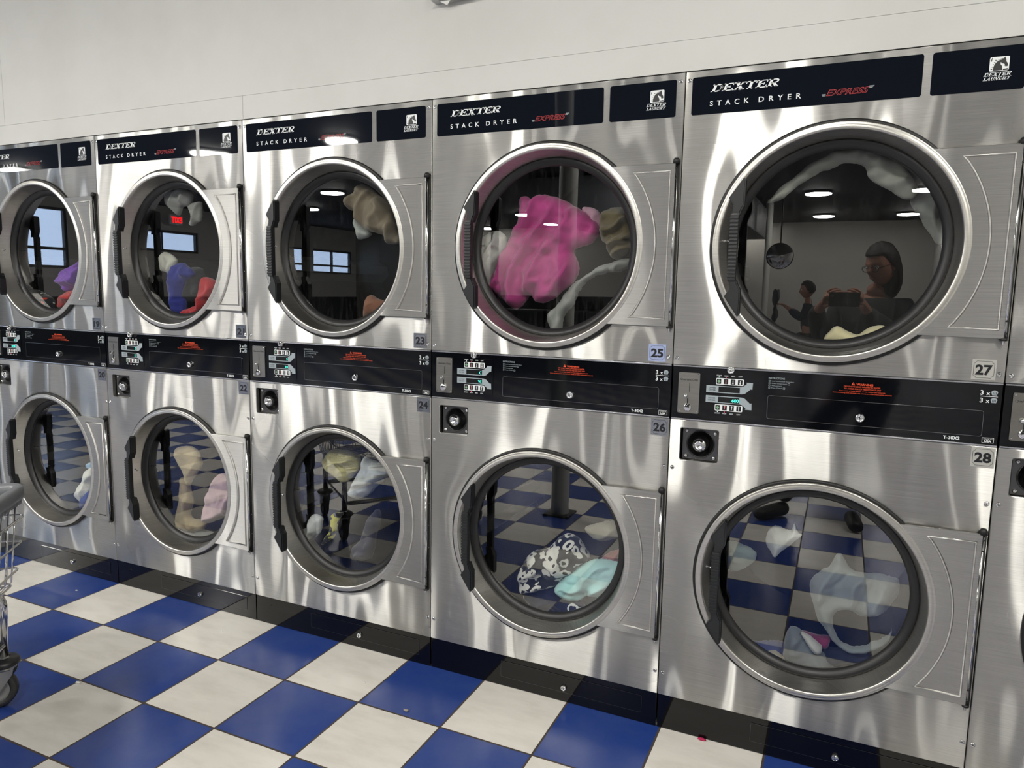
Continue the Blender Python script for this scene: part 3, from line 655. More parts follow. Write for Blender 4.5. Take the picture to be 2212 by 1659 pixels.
def f_ring(zc):
    def g(mb):
        c = (CXL, 0, zc); mb.use(STEEL_D, True)
        mb.lathe([(0.304, 0.0), (0.3095, -0.004), (0.3105, -0.009), (0.3100, -0.0135), (0.3080, -0.0160), (0.3055, -0.0150), (0.3020, -0.0165), (0.2960, -0.0175), (0.2925, -0.0165), (0.2905, -0.0130), (0.2890, -0.004), (0.2850, 0.012), (0.2800, 0.032), (0.2765, 0.047), (0.2755, 0.052)], 160, c=c)
        # hinge plate, stamped with a raised bead
        mb.use(STEEL_H, False); dz = zc - CZU; n = 36
        ar = [(CXL + 0.3085 * math.cos(math.radians(a)), zc + 0.3085 * math.sin(math.radians(a))) for a in [47.5 - 95 * i / n for i in range(n + 1)]]
        x1, zt, zb = 0.7985, 1.7080 + dz, 1.2495 + dz
        outer = [(x1, zb), (x1, zt)] + ar
        q = 26
        ai = [(CXL + 0.3420 * math.cos(math.radians(a)), zc + 0.3420 * math.sin(math.radians(a))) for a in [37.5 - 75 * i / q for i in range(q + 1)]]
        inner = [(0.7885, zb + 0.018), (0.7885, zt - 0.018)] + ai
        holed(mb, outer, [inner], y=-0.0150, back=0.010, lip=0.001)
        ci = (sum(p[0] for p in inner) / len(inner), zc)
        def off(L, d):
            out = []; n2 = len(L)
            for i in range(n2):
                a = Vector(L[i - 1]); b = Vector(L[i]); c2 = Vector(L[(i + 1) % n2]); n1 = (b - a).normalized(); nn2 = (c2 - b).normalized()
                t = Vector((-n1.y - nn2.y, n1.x + nn2.x)); t.normalize(); out.append((b.x + t.x * d, b.y + t.y * d))
            return out
        sg = 1
        A = off(inner, 0.0022); 
        if abs(A[0][0] - ci[0]) > abs(inner[0][0] - ci[0]): sg = -1
        loops = [(inner, -0.0150), (off(inner, sg * 0.0020), -0.0182), (off(inner, sg * 0.0045), -0.0182), (off(inner, sg * 0.0070), -0.0128)]
        m = len(inner)
        vs = [(x, y, z) for L, y in loops for x, z in L]; fs = []
        for k in range(3): fs += [(k * m + i, k * m + (i + 1) % m, (k + 1) * m + (i + 1) % m, (k + 1) * m + i) for i in range(m)]
        mb.add(vs, fs, True)
        L = loops[3][0]
        b = delaunay_2d_cdt([Vector(p) for p in L], [(i, (i + 1) % m) for i in range(m)], [], 1, 1e-8)
        mb.add([(p[0], -0.0128, p[1]) for p in b[0]], [tuple(f) for f in b[2]], False)
        mb.use(DARKMETAL); mb.box(0.700, -0.0145 + 0.0045, zb + 0.002, x1 - 0.002, 0.0, zt - 0.002)
    return g
def f_gasket(zc):
    def g(mb): mb.use(BLACK, True); mb.lathe([(0.2775, 0.050), (0.2765, 0.0445), (0.2730, 0.0430), (0.2660, 0.0450), (0.2590, 0.0500), (0.2540, 0.0560), (0.2530, 0.0590), (0.2530, 0.066), (0.2775, 0.066)], 128, c=(CXL, 0, zc), closed=True)
    return g
def f_glass(zc):
    def g(mb): mb.use(GLASS, True); mb.lathe([(0, 0.0590), (0.2535, 0.0590)], 96, c=(CXL, 0, zc))
    return g
def f_seal(zc):
    def g(mb): mb.use(SEAL_GAP, True); mb.lathe([(0.3190, 0.0005), (0.3190, -0.0045), (0.3160, -0.0080), (0.3085, -0.0080), (0.3030, 0.0005)], 128, c=(CXL, 0, zc))
    return g
def f_handle(dz):
    def g(mb):
        mb.use(HANDLE)
        P = lambda L: [(x + 0.002, z + dz) for x, z in L]
        def wedge(L):
            bm = bmesh.new(); n = len(L)
            a = [bm.verts.new((x, -0.042, z)) for x, z in L]; b = [bm.verts.new((x, -0.0145, z)) for x, z in L]
            bm.faces.new(a); bm.faces.new(b[::-1])
            for i in range(n): bm.faces.new((a[i], b[i], b[(i + 1) % n], a[(i + 1) % n]))
            bmesh.ops.recalc_face_normals(bm, faces=bm.faces)
            es = [e for e in bm.edges if e.verts[0] in a and e.verts[1] in a]
            bmesh.ops.bevel(bm, geom=es, offset=0.0035, segments=2, affect='EDGES')
            mb.bm(bm, False)
        wedge(P([(0.172, 1.6565), (0.1775, 1.650), (0.1765, 1.583), (0.1700, 1.571), (0.1660, 1.558), (0.1455, 1.558), (0.1480, 1.584), (0.1345, 1.6035)])[::-1])
        wedge(P([(0.1725, 1.284), (0.1785, 1.2905), (0.1780, 1.357), (0.1705, 1.371), (0.1660, 1.384), (0.1450, 1.384), (0.1495, 1.360), (0.1355, 1.3385)]))
        mb.box(0.1445, -0.046, 1.380 + dz, 0.1670, -0.026, 1.562 + dz, 0.004)
        for k in range(17):
            z = 1.390 + dz + 0.0098 * k; mb.box(0.1438, -0.0478, z, 0.1662, -0.030, z + 0.0052, 0.0012)
    return g
def f_hinge(dz):
    def g(mb):
        z0, z1 = 1.2495 + dz, 1.7080 + dz
        mb.use(CHROME, True); mb.tube([(0.8010, -0.0095, z0), (0.8010, -0.0095, z1)], 0.0052, 16)
        mb.use(SEAL_GAP, False); mb.box(0.8030, -0.0060, z0 - 0.004, 0.8095, 0.0005, z1 + 0.004)  # black strip paints in the shadow gap beside the hinge tube
        mb.use(SEAL_GAP, True)
        mb.lathe([(0, 0.017), (0.006, 0.016), (0.0095, 0.010), (0.0098, 0.0), (0, 0)], 18, c=(0.8005, -0.0085, z1 - 0.001), axis='z')
        mb.lathe([(0, 0.0), (0.0085, 0.0), (0.0085, -0.006), (0, -0.006)], 18, c=(0.8005, -0.0085, z0), axis='z')
        mb.use(CHROME, True); mb.lathe([(0.003, -0.006), (0.003, -0.016), (0, -0.017)], 10, c=(0.8000, -0.0085, z0), axis='z')
        mb.use(BLACK_INK, False)
        for z in (z0 + 0.012, z0 + 0.042, z1 - 0.042, z1 - 0.014): mb.lathe([(0, -0.0052), (0.0028, -0.0050), (0.0028, -0.001)], 10, c=(0.8018, -0.0096, z))
        mb.use(CHROME, True)
        for k in range(5): mb.lathe([(0, -0.0015), (0.0018, -0.0008), (0.002, 0.001)], 8, c=(0.8085, -0.0045, z0 + 0.07 + k * 0.08))
    return g
def f_pin(zc):
    def g(mb): mb.use(CHROME_B, True); mb.tube([(CXL - 0.2865, 0.020, zc + 0.014), (CXL - 0.262, 0.012, zc + 0.014)], [0.0028, 0.0028], 10); mb.tube([(CXL - 0.2860, 0.020, zc + 0.014), (CXL - 0.2810, 0.0185, zc + 0.014)], [0.0055, 0.0045], 10)
    return g
def f_drum(zc):
    def g(mb):
        R, n, y0, y1 = 0.345, 96, 0.085, 0.78
        mb.use(DRUM, True); hol = 0.0145; na = round(2 * PI * R / hol); rows = (y1 - y0) / (hol * 0.87)
        uv = []; vs = []
        for i in range(n + 1):
            a = 2 * PI * i / n
            for q in (0, 1):
                vs.append((CXL + R * math.cos(a), y0 + (y1 - y0) * q, zc + R * math.sin(a))); uv.append((na * i / n, rows * q))
        mb.add(vs, [(2 * i, 2 * i + 1, 2 * i + 3, 2 * i + 2) for i in range(n)])
        # back wall, holes on a flat grid
        k = len(mb.v); vs = [(CXL, y1, zc)] + [(CXL + R * math.cos(2 * PI * i / n), y1, zc + R * math.sin(2 * PI * i / n)) for i in range(n)]
        mb.add(vs, [(0, 1 + (i + 1) % n, 1 + i) for i in range(n)], False)
        uv += [((p[0] - CXL) / hol, (p[2] - zc) / hol / 0.87) for p in vs]
        mb.use(mat('drum_front_collar', (28, 28, 28), 0.5, 0.4), True)
        k0 = len(mb.v); mb.lathe([(0.3455, y0), (0.30, y0 - 0.002), (0.285, y0 - 0.010), (0.283, 0.0685), (0.300, 0.022), (0.3005, 0.002)], 96, c=(CXL, 0, zc))
        mb.use(mat('baffle_steel', (110, 110, 106), 0.4, 0.8), True)
        for a in (70, 190, 310):
            ca, sa = math.cos(math.radians(a)), math.sin(math.radians(a)); R2 = 0.344
            base = [(-0.05, 0), (-0.02, 0.045), (0.02, 0.045), (0.05, 0)]
            V = []
            for y in (y0 + 0.08, y1):
                for t, h in base: V.append((CXL + (R2 - h) * ca - t * sa, y, zc + (R2 - h) * sa + t * ca))
            mb.add(V, [(0, 1, 5, 4), (1, 2, 6, 5), (2, 3, 7, 6), (0, 3, 2, 1)], False)
        uv += [(0, 0)] * (len(mb.v) - len(uv)); mb.uv = uv
    return g

SCREWS = [(0.0090, 1.930), (0.8020, 1.930), (0.0100, 1.158), (0.8005, 1.1595), (0.0105, 0.833), (0.8025, 0.832), (0.0110, 0.185), (0.8035, 0.186)]
def make_dryer(i, label, nums=None, disp=('', '')):
    x = SEAM1 + (i - 1) * PITCH - PITCH + 0.0025
    root = empty('stack_dryer', (x, 0, 0), label, 'dryer', 'stack dryers in the long row')
    part('cab', 'cabinet', root, f_cabinet)
    part('up', 'upper_front_panel', root, f_up, 'brushed steel'); part('low', 'lower_front_panel', root, f_low, 'brushed steel')
    part('name', 'name_panel', root, f_name, 'blue-black with white lettering'); part('logo', 'logo_panel', root, f_logo, 'blue-black with a horse head emblem')
    c = part('ctrl', 'control_panel', root, f_ctrl, 'glossy black')
    part('coin', 'coin_slot_plate', c, f_coin, 'steel plate reading Quarters Only')
    k = part('key', 'keypad', c, f_key)
    y = 0.0009
    if disp[0] or disp[1]:
        d = MB()
        if disp[0]: text(d, disp[0], 0.1885, 1.0695, 0.0095, y, LED_TEAL, align='RIGHT', bold=0.01)
        if disp[1]: text(d, disp[1], 0.1885, 1.0400, 0.0095, y, LED_TEAL, align='RIGHT', bold=0.01)
        d.build('lit_digits', c)['label'] = 'lit green digits'
    part('acc', 'access_cover', c, f_access)
    part('lk1', 'lock', c, f_lock(0.0115, 0.007), 'chrome', (0.5000, 0.0, 1.0250))
    part('lk2', 'lock', root, f_lock(0.0105, 0.012), 'chrome', (0.1640, 0.0, 1.1320))
    part('t1', 'trim_strip', root, f_trim(1.1345)); part('t2', 'trim_strip', root, f_trim(0.9785))
    v = part('vault', 'coin_vault', root, f_vault, 'square recess with a chrome cylinder lock')
    part('vp', 'mounting_plate', v, f_vplate); part('vc', 'lock_cylinder', v, f_vcyl, 'chrome')
    for bx, bz in ((0.0455, 0.9440), (0.1270, 0.9410), (0.0450, 0.8690), (0.1260, 0.8690)): part('vb', 'bolt', v, f_vbolt, None, (bx, 0.018, bz))
    kp = part('kick', 'kick_plate', root, f_kick, 'glossy black')
    part('kacc', 'access_cover', kp, f_kacc); part('lk3', 'lock', kp, f_lock(0.0095, 0.008), 'chrome', (0.5060, 0.003, 0.0515))
    for sx, sz in SCREWS: part('scr', 'screw', root, f_screw, None, (sx, 0, sz))
    if nums:
        for n, m, (nx, nz), w in nums:
            s = MB(); f_sticker(n, m)(s); o = s.build('number_sticker', root, (nx, 0, nz)); o['label'] = w
    for zc, key in ((CZU, 'u'), (CZL, 'l')):
        dz = zc - CZU
        d = part('ring' + key, 'door', root, f_ring(zc), 'round polished steel door')
        part('seal' + key, 'door_seal', d, f_seal(zc)); part('gas' + key, 'window_gasket', d, f_gasket(zc), 'black rubber')
        part('gla' + key, 'window_glass', d, f_glass(zc)); part('han' + key, 'handle', d, f_handle(dz), 'ribbed black handle')
        part('hin' + key, 'hinge', d, f_hinge(dz)); part('pin' + key, 'latch_pin', d, f_pin(zc))
        part('dru' + key, 'drum', root, f_drum(zc), 'perforated drum seen through the window')
    return root
NU, NL = (0.7415, 1.1450), (0.7580, 0.9245)
make_dryer(0, 'stack dryer at the far left, only its right edge in the photo, behind the cart')
make_dryer(1, 'steel stack dryer numbered 19 over 20, with purple and red laundry in the upper drum', [('19', FOIL, NU, 'dark foil sticker reading 19'), ('20', FOIL, NL, 'dark foil sticker reading 20')], ('8', '17:00'))
make_dryer(2, 'steel stack dryer numbered 21 over 22, pale pink laundry in the lower drum', [('21', FOIL, (NU[0] + .012, NU[1]), 'foil sticker reading 21'), ('22', FOIL, NL, 'foil sticker reading 22')], ('3', '17'))
make_dryer(3, 'steel stack dryer numbered 23 over 24, khaki shirt in the upper drum', [('23', FOIL, (NU[0] + .003, NU[1]), 'foil sticker reading 23'), ('24', FOIL, NL, 'dark foil sticker reading 24')], ('5', '10'))
make_dryer(4, 'steel stack dryer numbered 25 over 26, bright pink garment in the upper drum', [('25', BLUE_SHEEN_STICKER, NU, 'pale blue sticker reading 25'), ('26', FOIL, NL, 'foil sticker reading 26')], ('C', 'V('))
make_dryer(5, 'steel stack dryer numbered 27 over 28, the photographer mirrored in its upper door', [('27', MATTE_STICKER, NU, 'grey sticker reading 27'), ('28', MATTE_STICKER, NL, 'grey sticker reading 28')], ('', '600'))
make_dryer(6, 'stack dryer at the right edge of the photo, mostly out of the picture')

# ---------------------------------------------------------------- laundry
CLOTHES=[
('pink_garment','bright pink garment tumbling in the upper drum of dryer 25','garment',2.826,1.479,0.13,0.05,(188,52,130),60,16,0.016,[(-0.156,0.177),(-0.132,0.183),(-0.106,0.166),(-0.085,0.178),(-0.046,0.18),(0.003,0.162),(0.058,0.138),(0.093,0.109),(0.128,0.07),(0.119,0.039),(0.093,0.018),(0.056,0.005),(0.042,-0.008),(0.061,-0.049),(0.062,-0.081),(0.032,-0.114),(-0.003,-0.144),(-0.051,-0.178),(-0.088,-0.179),(-0.105,-0.152),(-0.132,-0.18),(-0.161,-0.201),(-0.195,-0.181),(-0.229,-0.155),(-0.257,-0.131),(-0.253,-0.087),(-0.224,-0.033),(-0.191,0.027),(-0.174,0.07),(-0.16,0.125)]),
('white_cloth','pale grey-white cloth at the left edge of the window of dryer 25','cloth',2.826,1.479,0.17,0.03,(205,205,200),75,26,0.01,[(-0.306,0.048),(-0.256,0.065),(-0.218,0.057),(-0.21,0.027),(-0.228,-0.021),(-0.25,-0.072),(-0.265,-0.117),(-0.3,-0.142),(-0.321,-0.072),(-0.321,-0.003)]),
('olive_shirt','crumpled olive brown shirt at the right of dryer 25 window','shirt',2.826,1.479,0.12,0.04,(108,96,66),30,22,0.018,[(0.139,0.122),(0.197,0.136),(0.221,0.107),(0.238,0.061),(0.241,0.006),(0.225,-0.015),(0.181,-0.034),(0.16,-0.009),(0.153,0.019),(0.136,0.032),(0.127,0.082)]),
('grey_cloth','long grey cloth trailing to the bottom of the window of dryer 25','cloth',2.826,1.479,0.15,0.03,(150,152,148),55,30,0.01,[(0.224,-0.023),(0.155,-0.039),(0.099,-0.064),(0.059,-0.094),(0.021,-0.127),(-0.013,-0.17),(-0.044,-0.214),(-0.032,-0.271),(0.001,-0.27),(0.017,-0.219),(0.057,-0.159),(0.083,-0.113),(0.14,-0.08),(0.206,-0.07),(0.232,-0.054)]),
('pink_print_cloth','small pale pink patterned cloth beside the bright pink garment','cloth',2.826,1.479,0.16,0.02,(205,150,175),40,24,0.008,[(0.064,0.129),(0.085,0.139),(0.113,0.121),(0.128,0.086),(0.126,0.048),(0.105,0.061),(0.08,0.096)]),
('grey_cloth','light grey cloth bunched at the top of dryer 21 window','cloth',1.193,1.479,0.13,0.03,(160,152,145),70,24,0.008,[(-0.142,0.254),(-0.072,0.265),(-0.006,0.248),(-0.005,0.214),(-0.028,0.191),(-0.067,0.182),(-0.084,0.152),(-0.107,0.166),(-0.15,0.199),(-0.153,0.23)]),
('sock','pale grey sock hanging at the upper right in dryer 21','sock',1.193,1.479,0.14,0.02,(150,150,145),85,20,0.005,[(-0.032,0.196),(0.01,0.213),(0.042,0.2),(0.034,0.133),(0.005,0.116),(-0.02,0.105),(-0.039,0.121),(-0.025,0.141)]),
('white_towel','small white towel in the middle of dryer 21 window','towel',1.193,1.479,0.13,0.02,(200,198,185),80,20,0.006,[(-0.203,-0.018),(-0.172,0.003),(-0.137,-0.004),(-0.104,-0.032),(-0.116,-0.06),(-0.132,-0.089),(-0.172,-0.085),(-0.207,-0.078)]),
('blue_garment','royal blue garment hanging in the middle of dryer 21','garment',1.193,1.479,0.15,0.03,(40,50,150),88,22,0.01,[(-0.133,-0.045),(-0.064,-0.049),(-0.031,-0.084),(-0.052,-0.112),(-0.089,-0.155),(-0.087,-0.209),(-0.095,-0.266),(-0.16,-0.257),(-0.166,-0.185),(-0.165,-0.121)]),
('striped_shirt','dark shirt with grey folds between the blue and red garments','shirt',1.193,1.479,0.19,0.03,(52,55,62),80,22,0.01,[(-0.09,-0.065),(-0.035,-0.058),(-0.018,-0.093),(-0.036,-0.172),(-0.083,-0.209),(-0.117,-0.192),(-0.104,-0.137)]),
('red_garment','red garment at the lower right of dryer 21 window','garment',1.193,1.479,0.13,0.04,(200,35,45),50,16,0.01,[(0.052,-0.101),(0.113,-0.118),(0.124,-0.187),(0.074,-0.233),(0.011,-0.263),(-0.078,-0.273),(-0.076,-0.244),(-0.021,-0.225),(0.022,-0.22),(0.02,-0.164)]),
('purple_shirt','bunched purple shirt at the right of dryer 19 window','shirt',0.377,1.479,0.13,0.05,(120,60,185),30,24,0.012,[(0.108,-0.041),(0.07,-0.043),(0.031,-0.06),(-0.031,-0.082),(-0.049,-0.123),(-0.035,-0.162),(-0.016,-0.179),(0.027,-0.168),(0.099,-0.148)]),
('red_towel','red towel below the purple shirt in dryer 19','towel',0.377,1.479,0.14,0.05,(205,45,45),20,18,0.008,[(0.084,-0.16),(0.012,-0.168),(-0.038,-0.193),(-0.072,-0.225),(-0.073,-0.257),(-0.012,-0.243),(0.078,-0.222)]),
('floral_cloth','dark cloth with small coloured flowers at the bottom of dryer 19','cloth',0.377,1.479,0.14,0.03,'floral',30,20,0.008,[(-0.29,-0.168),(-0.292,-0.165),(-0.251,-0.165),(-0.179,-0.195),(-0.132,-0.226),(-0.137,-0.27),(-0.219,-0.253),(-0.263,-0.208)]),
('white_shirt','white shirt bunched at the right of dryer 20 window','shirt',0.377,0.5255,0.12,0.05,(228,228,220),70,16,0.007,[(0.13,-0.047),(0.095,-0.049),(0.062,-0.071),(0.051,-0.096),(0.018,-0.14),(-0.013,-0.189),(-0.006,-0.214),(0.027,-0.231),(0.076,-0.213),(0.12,-0.163)]),
('blue_shirt','blue shirt under the white shirt in dryer 20','shirt',0.377,0.5255,0.105,0.02,(60,80,160),60,18,0.008,[(0.097,-0.146),(0.144,-0.128),(0.136,-0.224),(0.069,-0.265),(0.039,-0.246),(0.038,-0.218),(0.059,-0.179)]),
('light_blue_cloth','scrap of light blue cloth above the white shirt','cloth',0.377,0.5255,0.15,0.02,(150,185,215),20,18,0.005,[(0.078,-0.03),(0.051,-0.035),(0.02,-0.051),(0.028,-0.067),(0.075,-0.066)]),
('navy_trousers','dark navy trousers at the bottom of dryer 20','trousers',0.377,0.5255,0.15,0.03,(28,32,58),10,18,0.008,[(0.066,-0.238),(-0.025,-0.267),(-0.118,-0.301),(-0.161,-0.294),(-0.113,-0.315),(0.002,-0.308),(0.062,-0.287)]),
('tan_cloth','folded tan cloth falling in the centre of dryer 22','cloth',1.193,0.5255,0.13,0.03,(195,175,130),75,12,0.005,[(-0.158,0.106),(-0.094,0.122),(-0.043,0.11),(-0.013,0.084),(-0.006,0.042),(-0.037,0.001),(-0.073,-0.038),(-0.086,-0.065),(-0.118,-0.005),(-0.144,0.047)]),
('tan_trousers','tan trousers standing below the folded tan cloth in dryer 22','trousers',1.193,0.5255,0.15,0.03,(165,145,108),85,18,0.01,[(-0.148,-0.035),(-0.114,-0.056),(-0.099,-0.098),(-0.093,-0.141),(-0.108,-0.208),(-0.042,-0.216),(-0.011,-0.242),(-0.053,-0.268),(-0.126,-0.279),(-0.173,-0.265),(-0.183,-0.22),(-0.165,-0.129)]),
('pink_sweater','pale pink sweater at the right of dryer 22 window','sweater',1.193,0.5255,0.12,0.05,(205,172,180),70,12,0.01,[(0.089,0.012),(0.141,0.015),(0.183,-0.011),(0.177,-0.145),(0.127,-0.165),(0.071,-0.194),(0.031,-0.215),(0.01,-0.182),(0.01,-0.122),(0.044,-0.063)]),
('grey_towel','grey towel lying at the bottom of dryer 22','towel',1.193,0.5255,0.16,0.03,(130,132,130),10,18,0.008,[(-0.196,-0.272),(-0.149,-0.279),(-0.055,-0.265),(0.013,-0.271),(0.006,-0.299),(-0.09,-0.323),(-0.155,-0.297)]),
('khaki_shirt','crumpled khaki shirt at the upper right of dryer 23','shirt',2.01,1.479,0.125,0.04,(140,126,104),55,16,0.014,[(0.025,0.244),(0.064,0.23),(0.118,0.198),(0.153,0.165),(0.179,0.114),(0.202,0.032),(0.142,0.022),(0.137,0.053),(0.09,0.064),(0.058,0.071),(0.019,0.103),(-0.001,0.143),(-0.029,0.154),(-0.031,0.194),(0.004,0.215)]),
('white_vest','white vest hanging below the khaki shirt','vest',2.01,1.479,0.16,0.02,(185,190,185),60,24,0.008,[(-0.027,0.126),(0.009,0.102),(0.057,0.068),(0.037,0.052),(0.013,0.045),(-0.008,0.045),(-0.019,0.08)]),
('orange_cloth','faded orange cloth at the lower right of dryer 23','cloth',2.01,1.479,0.15,0.03,(150,95,70),70,18,0.008,[(0.042,-0.162),(0.098,-0.174),(0.138,-0.19),(0.11,-0.227),(0.066,-0.245),(0.027,-0.246)]),
('yellow_shirt','pale yellow shirt tumbling at the top of dryer 24','shirt',2.01,0.5255,0.14,0.04,(190,182,125),35,18,0.014,[(-0.174,0.136),(-0.127,0.183),(-0.042,0.193),(0.007,0.172),(0.001,0.121),(-0.032,0.08),(-0.078,0.059),(-0.117,0.088),(-0.151,0.112)]),
('grey_tshirt','light grey t-shirt tumbling beside the pale yellow shirt','t-shirt',2.01,0.5255,0.12,0.04,(185,190,192),55,14,0.012,[(0.055,0.194),(0.082,0.173),(0.114,0.163),(0.166,0.132),(0.14,0.111),(0.097,0.069),(0.064,0.034),(0.004,0.007),(-0.029,0.039),(-0.012,0.078),(0.022,0.137)]),
('white_sock','white sock tumbling at the lower left of dryer 24','sock',2.01,0.5255,0.13,0.03,(205,208,208),50,14,0.007,[(-0.287,-0.173),(-0.243,-0.147),(-0.224,-0.097),(-0.194,-0.085),(-0.171,-0.106),(-0.183,-0.154),(-0.226,-0.201),(-0.267,-0.203)]),
('yellow_black_sock','yellow and black cloth falling in the centre of dryer 24','cloth',2.01,0.5255,0.14,0.02,'yb',60,20,0.006,[(-0.132,-0.081),(-0.074,-0.063),(-0.1,-0.115),(-0.116,-0.161),(-0.145,-0.193),(-0.182,-0.211),(-0.168,-0.17),(-0.138,-0.136)]),
('dark_trousers','dark blue trousers at the right of dryer 24','trousers',2.01,0.5255,0.18,0.03,(58,58,82),70,18,0.01,[(0.009,-0.101),(0.054,-0.041),(0.076,-0.067),(0.059,-0.131),(0.03,-0.242),(-0.032,-0.263),(-0.066,-0.22),(-0.02,-0.173)]),
('eye_print_cloth','black and white print cloth lying in dryer 26','cloth',2.826,0.5255,0.14,0.06,'print',40,18,0.012,[(-0.083,-0.086),(-0.024,-0.057),(0.02,-0.015),(0.05,0.001),(0.09,-0.02),(0.131,-0.069),(0.106,-0.108),(0.046,-0.158),(-0.002,-0.206),(-0.065,-0.23),(-0.102,-0.241),(-0.129,-0.213),(-0.123,-0.149)]),
('aqua_tshirt','pale aqua t-shirt lying in front of the black and white print','t-shirt',2.826,0.5255,0.1,0.04,(165,218,215),35,20,0.01,[(0.056,-0.141),(0.115,-0.088),(0.173,-0.063),(0.243,-0.065),(0.245,-0.114),(0.21,-0.171),(0.178,-0.205),(0.14,-0.206),(0.102,-0.224),(0.054,-0.225),(0.014,-0.212),(0.02,-0.176)]),
('navy_print_dress','navy dress with white loops at the bottom of dryer 26','dress',2.826,0.5255,0.135,0.04,'navyprint',20,16,0.008,[(-0.11,-0.243),(-0.0,-0.195),(0.05,-0.229),(0.116,-0.229),(0.109,-0.283),(0.03,-0.318),(-0.038,-0.327),(-0.081,-0.282)]),
('cream_knit','cream knitted cloth at the right of dryer 26','cloth',2.826,0.5255,0.19,0.03,(150,145,130),15,26,0.006,[(0.089,0.016),(0.141,0.04),(0.217,0.052),(0.223,-0.002),(0.134,-0.018)]),
('coral_print_cloth','coral patterned cloth behind the aqua t-shirt','cloth',2.826,0.5255,0.17,0.03,(150,90,85),25,20,0.008,[(0.143,-0.101),(0.176,-0.058),(0.226,-0.035),(0.232,-0.087),(0.178,-0.105)]),
('white_sheet','thin white sheet arching across the top of dryer 27','sheet',3.643,1.479,0.15,0.02,(165,165,155),25,14,0.01,[(-0.193,0.129),(-0.164,0.167),(-0.131,0.197),(-0.074,0.239),(-0.013,0.266),(0.039,0.274),(0.087,0.269),(0.128,0.245),(0.17,0.2),(0.201,0.152),(0.176,0.124),(0.128,0.147),(0.078,0.179),(0.055,0.215),(0.01,0.226),(-0.038,0.211),(-0.104,0.174),(-0.157,0.128)]),
('white_pillowcase','white pillowcase at the right edge of dryer 27','pillowcase',3.643,1.479,0.18,0.02,(130,132,128),70,16,0.008,[(0.178,0.131),(0.208,0.186),(0.253,0.154),(0.28,0.09),(0.279,0.013),(0.245,0.013),(0.214,0.07)]),
('cream_towel','folded cream towel at the bottom of dryer 27 window','towel',3.643,1.479,0.12,0.04,(225,212,165),25,9,0.008,[(-0.01,-0.263),(0.005,-0.233),(0.02,-0.213),(0.054,-0.225),(0.071,-0.232),(0.102,-0.215),(0.142,-0.213),(0.136,-0.239),(0.077,-0.268),(0.024,-0.271)]),
('white_napkin','small white cloth with points at the upper left of dryer 28','cloth',3.643,0.5255,0.13,0.02,(185,188,185),50,12,0.008,[(-0.13,0.096),(-0.104,0.135),(-0.062,0.126),(-0.05,0.158),(-0.04,0.122),(-0.026,0.117),(-0.053,0.09),(-0.075,0.062),(-0.098,0.034),(-0.116,0.043)]),
('grey_sheet','large pale grey sheet billowing at the right of dryer 28','sheet',3.643,0.5255,0.14,0.025,(120,128,130),60,12,0.012,[(0.001,-0.015),(0.045,0.035),(0.075,0.078),(0.117,0.033),(0.187,0.035),(0.231,0.025),(0.224,-0.046),(0.19,-0.09),(0.143,-0.104),(0.1,-0.094),(0.078,-0.11),(0.082,-0.174),(0.133,-0.197),(0.195,-0.16),(0.223,-0.12),(0.215,-0.178),(0.173,-0.212),(0.122,-0.224),(0.07,-0.196),(0.033,-0.146),(0.009,-0.086)]),
('grey_sweatpants','grey sweatpants piled at the bottom of dryer 28','trousers',3.643,0.5255,0.13,0.04,(105,112,118),60,14,0.012,[(-0.053,-0.18),(-0.015,-0.176),(0.042,-0.225),(0.067,-0.25),(0.1,-0.292),(0.049,-0.328),(-0.019,-0.33),(-0.061,-0.277)]),
('magenta_cloth','magenta cloth in the pile in dryer 28','cloth',3.643,0.5255,0.15,0.03,(120,30,75),20,14,0.008,[(-0.026,-0.191),(0.019,-0.185),(0.07,-0.191),(0.062,-0.229),(0.014,-0.217)]),
('white_sleeve','white cloth twisted across the magenta cloth','cloth',3.643,0.5255,0.11,0.02,(175,175,172),45,20,0.006,[(-0.021,-0.174),(0.006,-0.178),(0.041,-0.2),(0.052,-0.221),(0.033,-0.235),(0.004,-0.205)]),
('cream_sock','cream sock at the lower left of dryer 28','sock',3.643,0.5255,0.1,0.03,(175,165,145),40,18,0.006,[(-0.116,-0.271),(-0.078,-0.251),(-0.045,-0.278),(-0.019,-0.307),(-0.053,-0.32),(-0.089,-0.304)]),
('blue_towel','faded blue towel at the lower left behind the cream sock','towel',3.643,0.5255,0.165,0.03,(78,86,135),30,14,0.008,[(-0.177,-0.268),(-0.084,-0.238),(-0.04,-0.252),(-0.017,-0.287),(-0.022,-0.317),(-0.054,-0.331),(-0.125,-0.311)]),
('navy_sweater','navy sweater at the bottom right of dryer 28','sweater',3.643,0.5255,0.16,0.04,(22,28,52),20,14,0.01,[(0.052,-0.229),(0.142,-0.223),(0.195,-0.234),(0.188,-0.278),(0.146,-0.301),(0.106,-0.318),(0.072,-0.283)]),
('pale_green_cloth','pale grey-green cloth at the left of dryer 28','cloth',3.643,0.5255,0.15,0.02,(125,138,132),50,14,0.008,[(-0.245,0.058),(-0.194,0.055),(-0.156,0.035),(-0.161,-0.001),(-0.2,-0.032),(-0.241,-0.028)]),
('cream_cuff','small cream cloth poking up at the bottom right of dryer 28','cloth',3.643,0.5255,0.11,0.02,(190,185,160),40,18,0.004,[(0.122,-0.28),(0.133,-0.255),(0.149,-0.247),(0.16,-0.26),(0.155,-0.28)]),
]

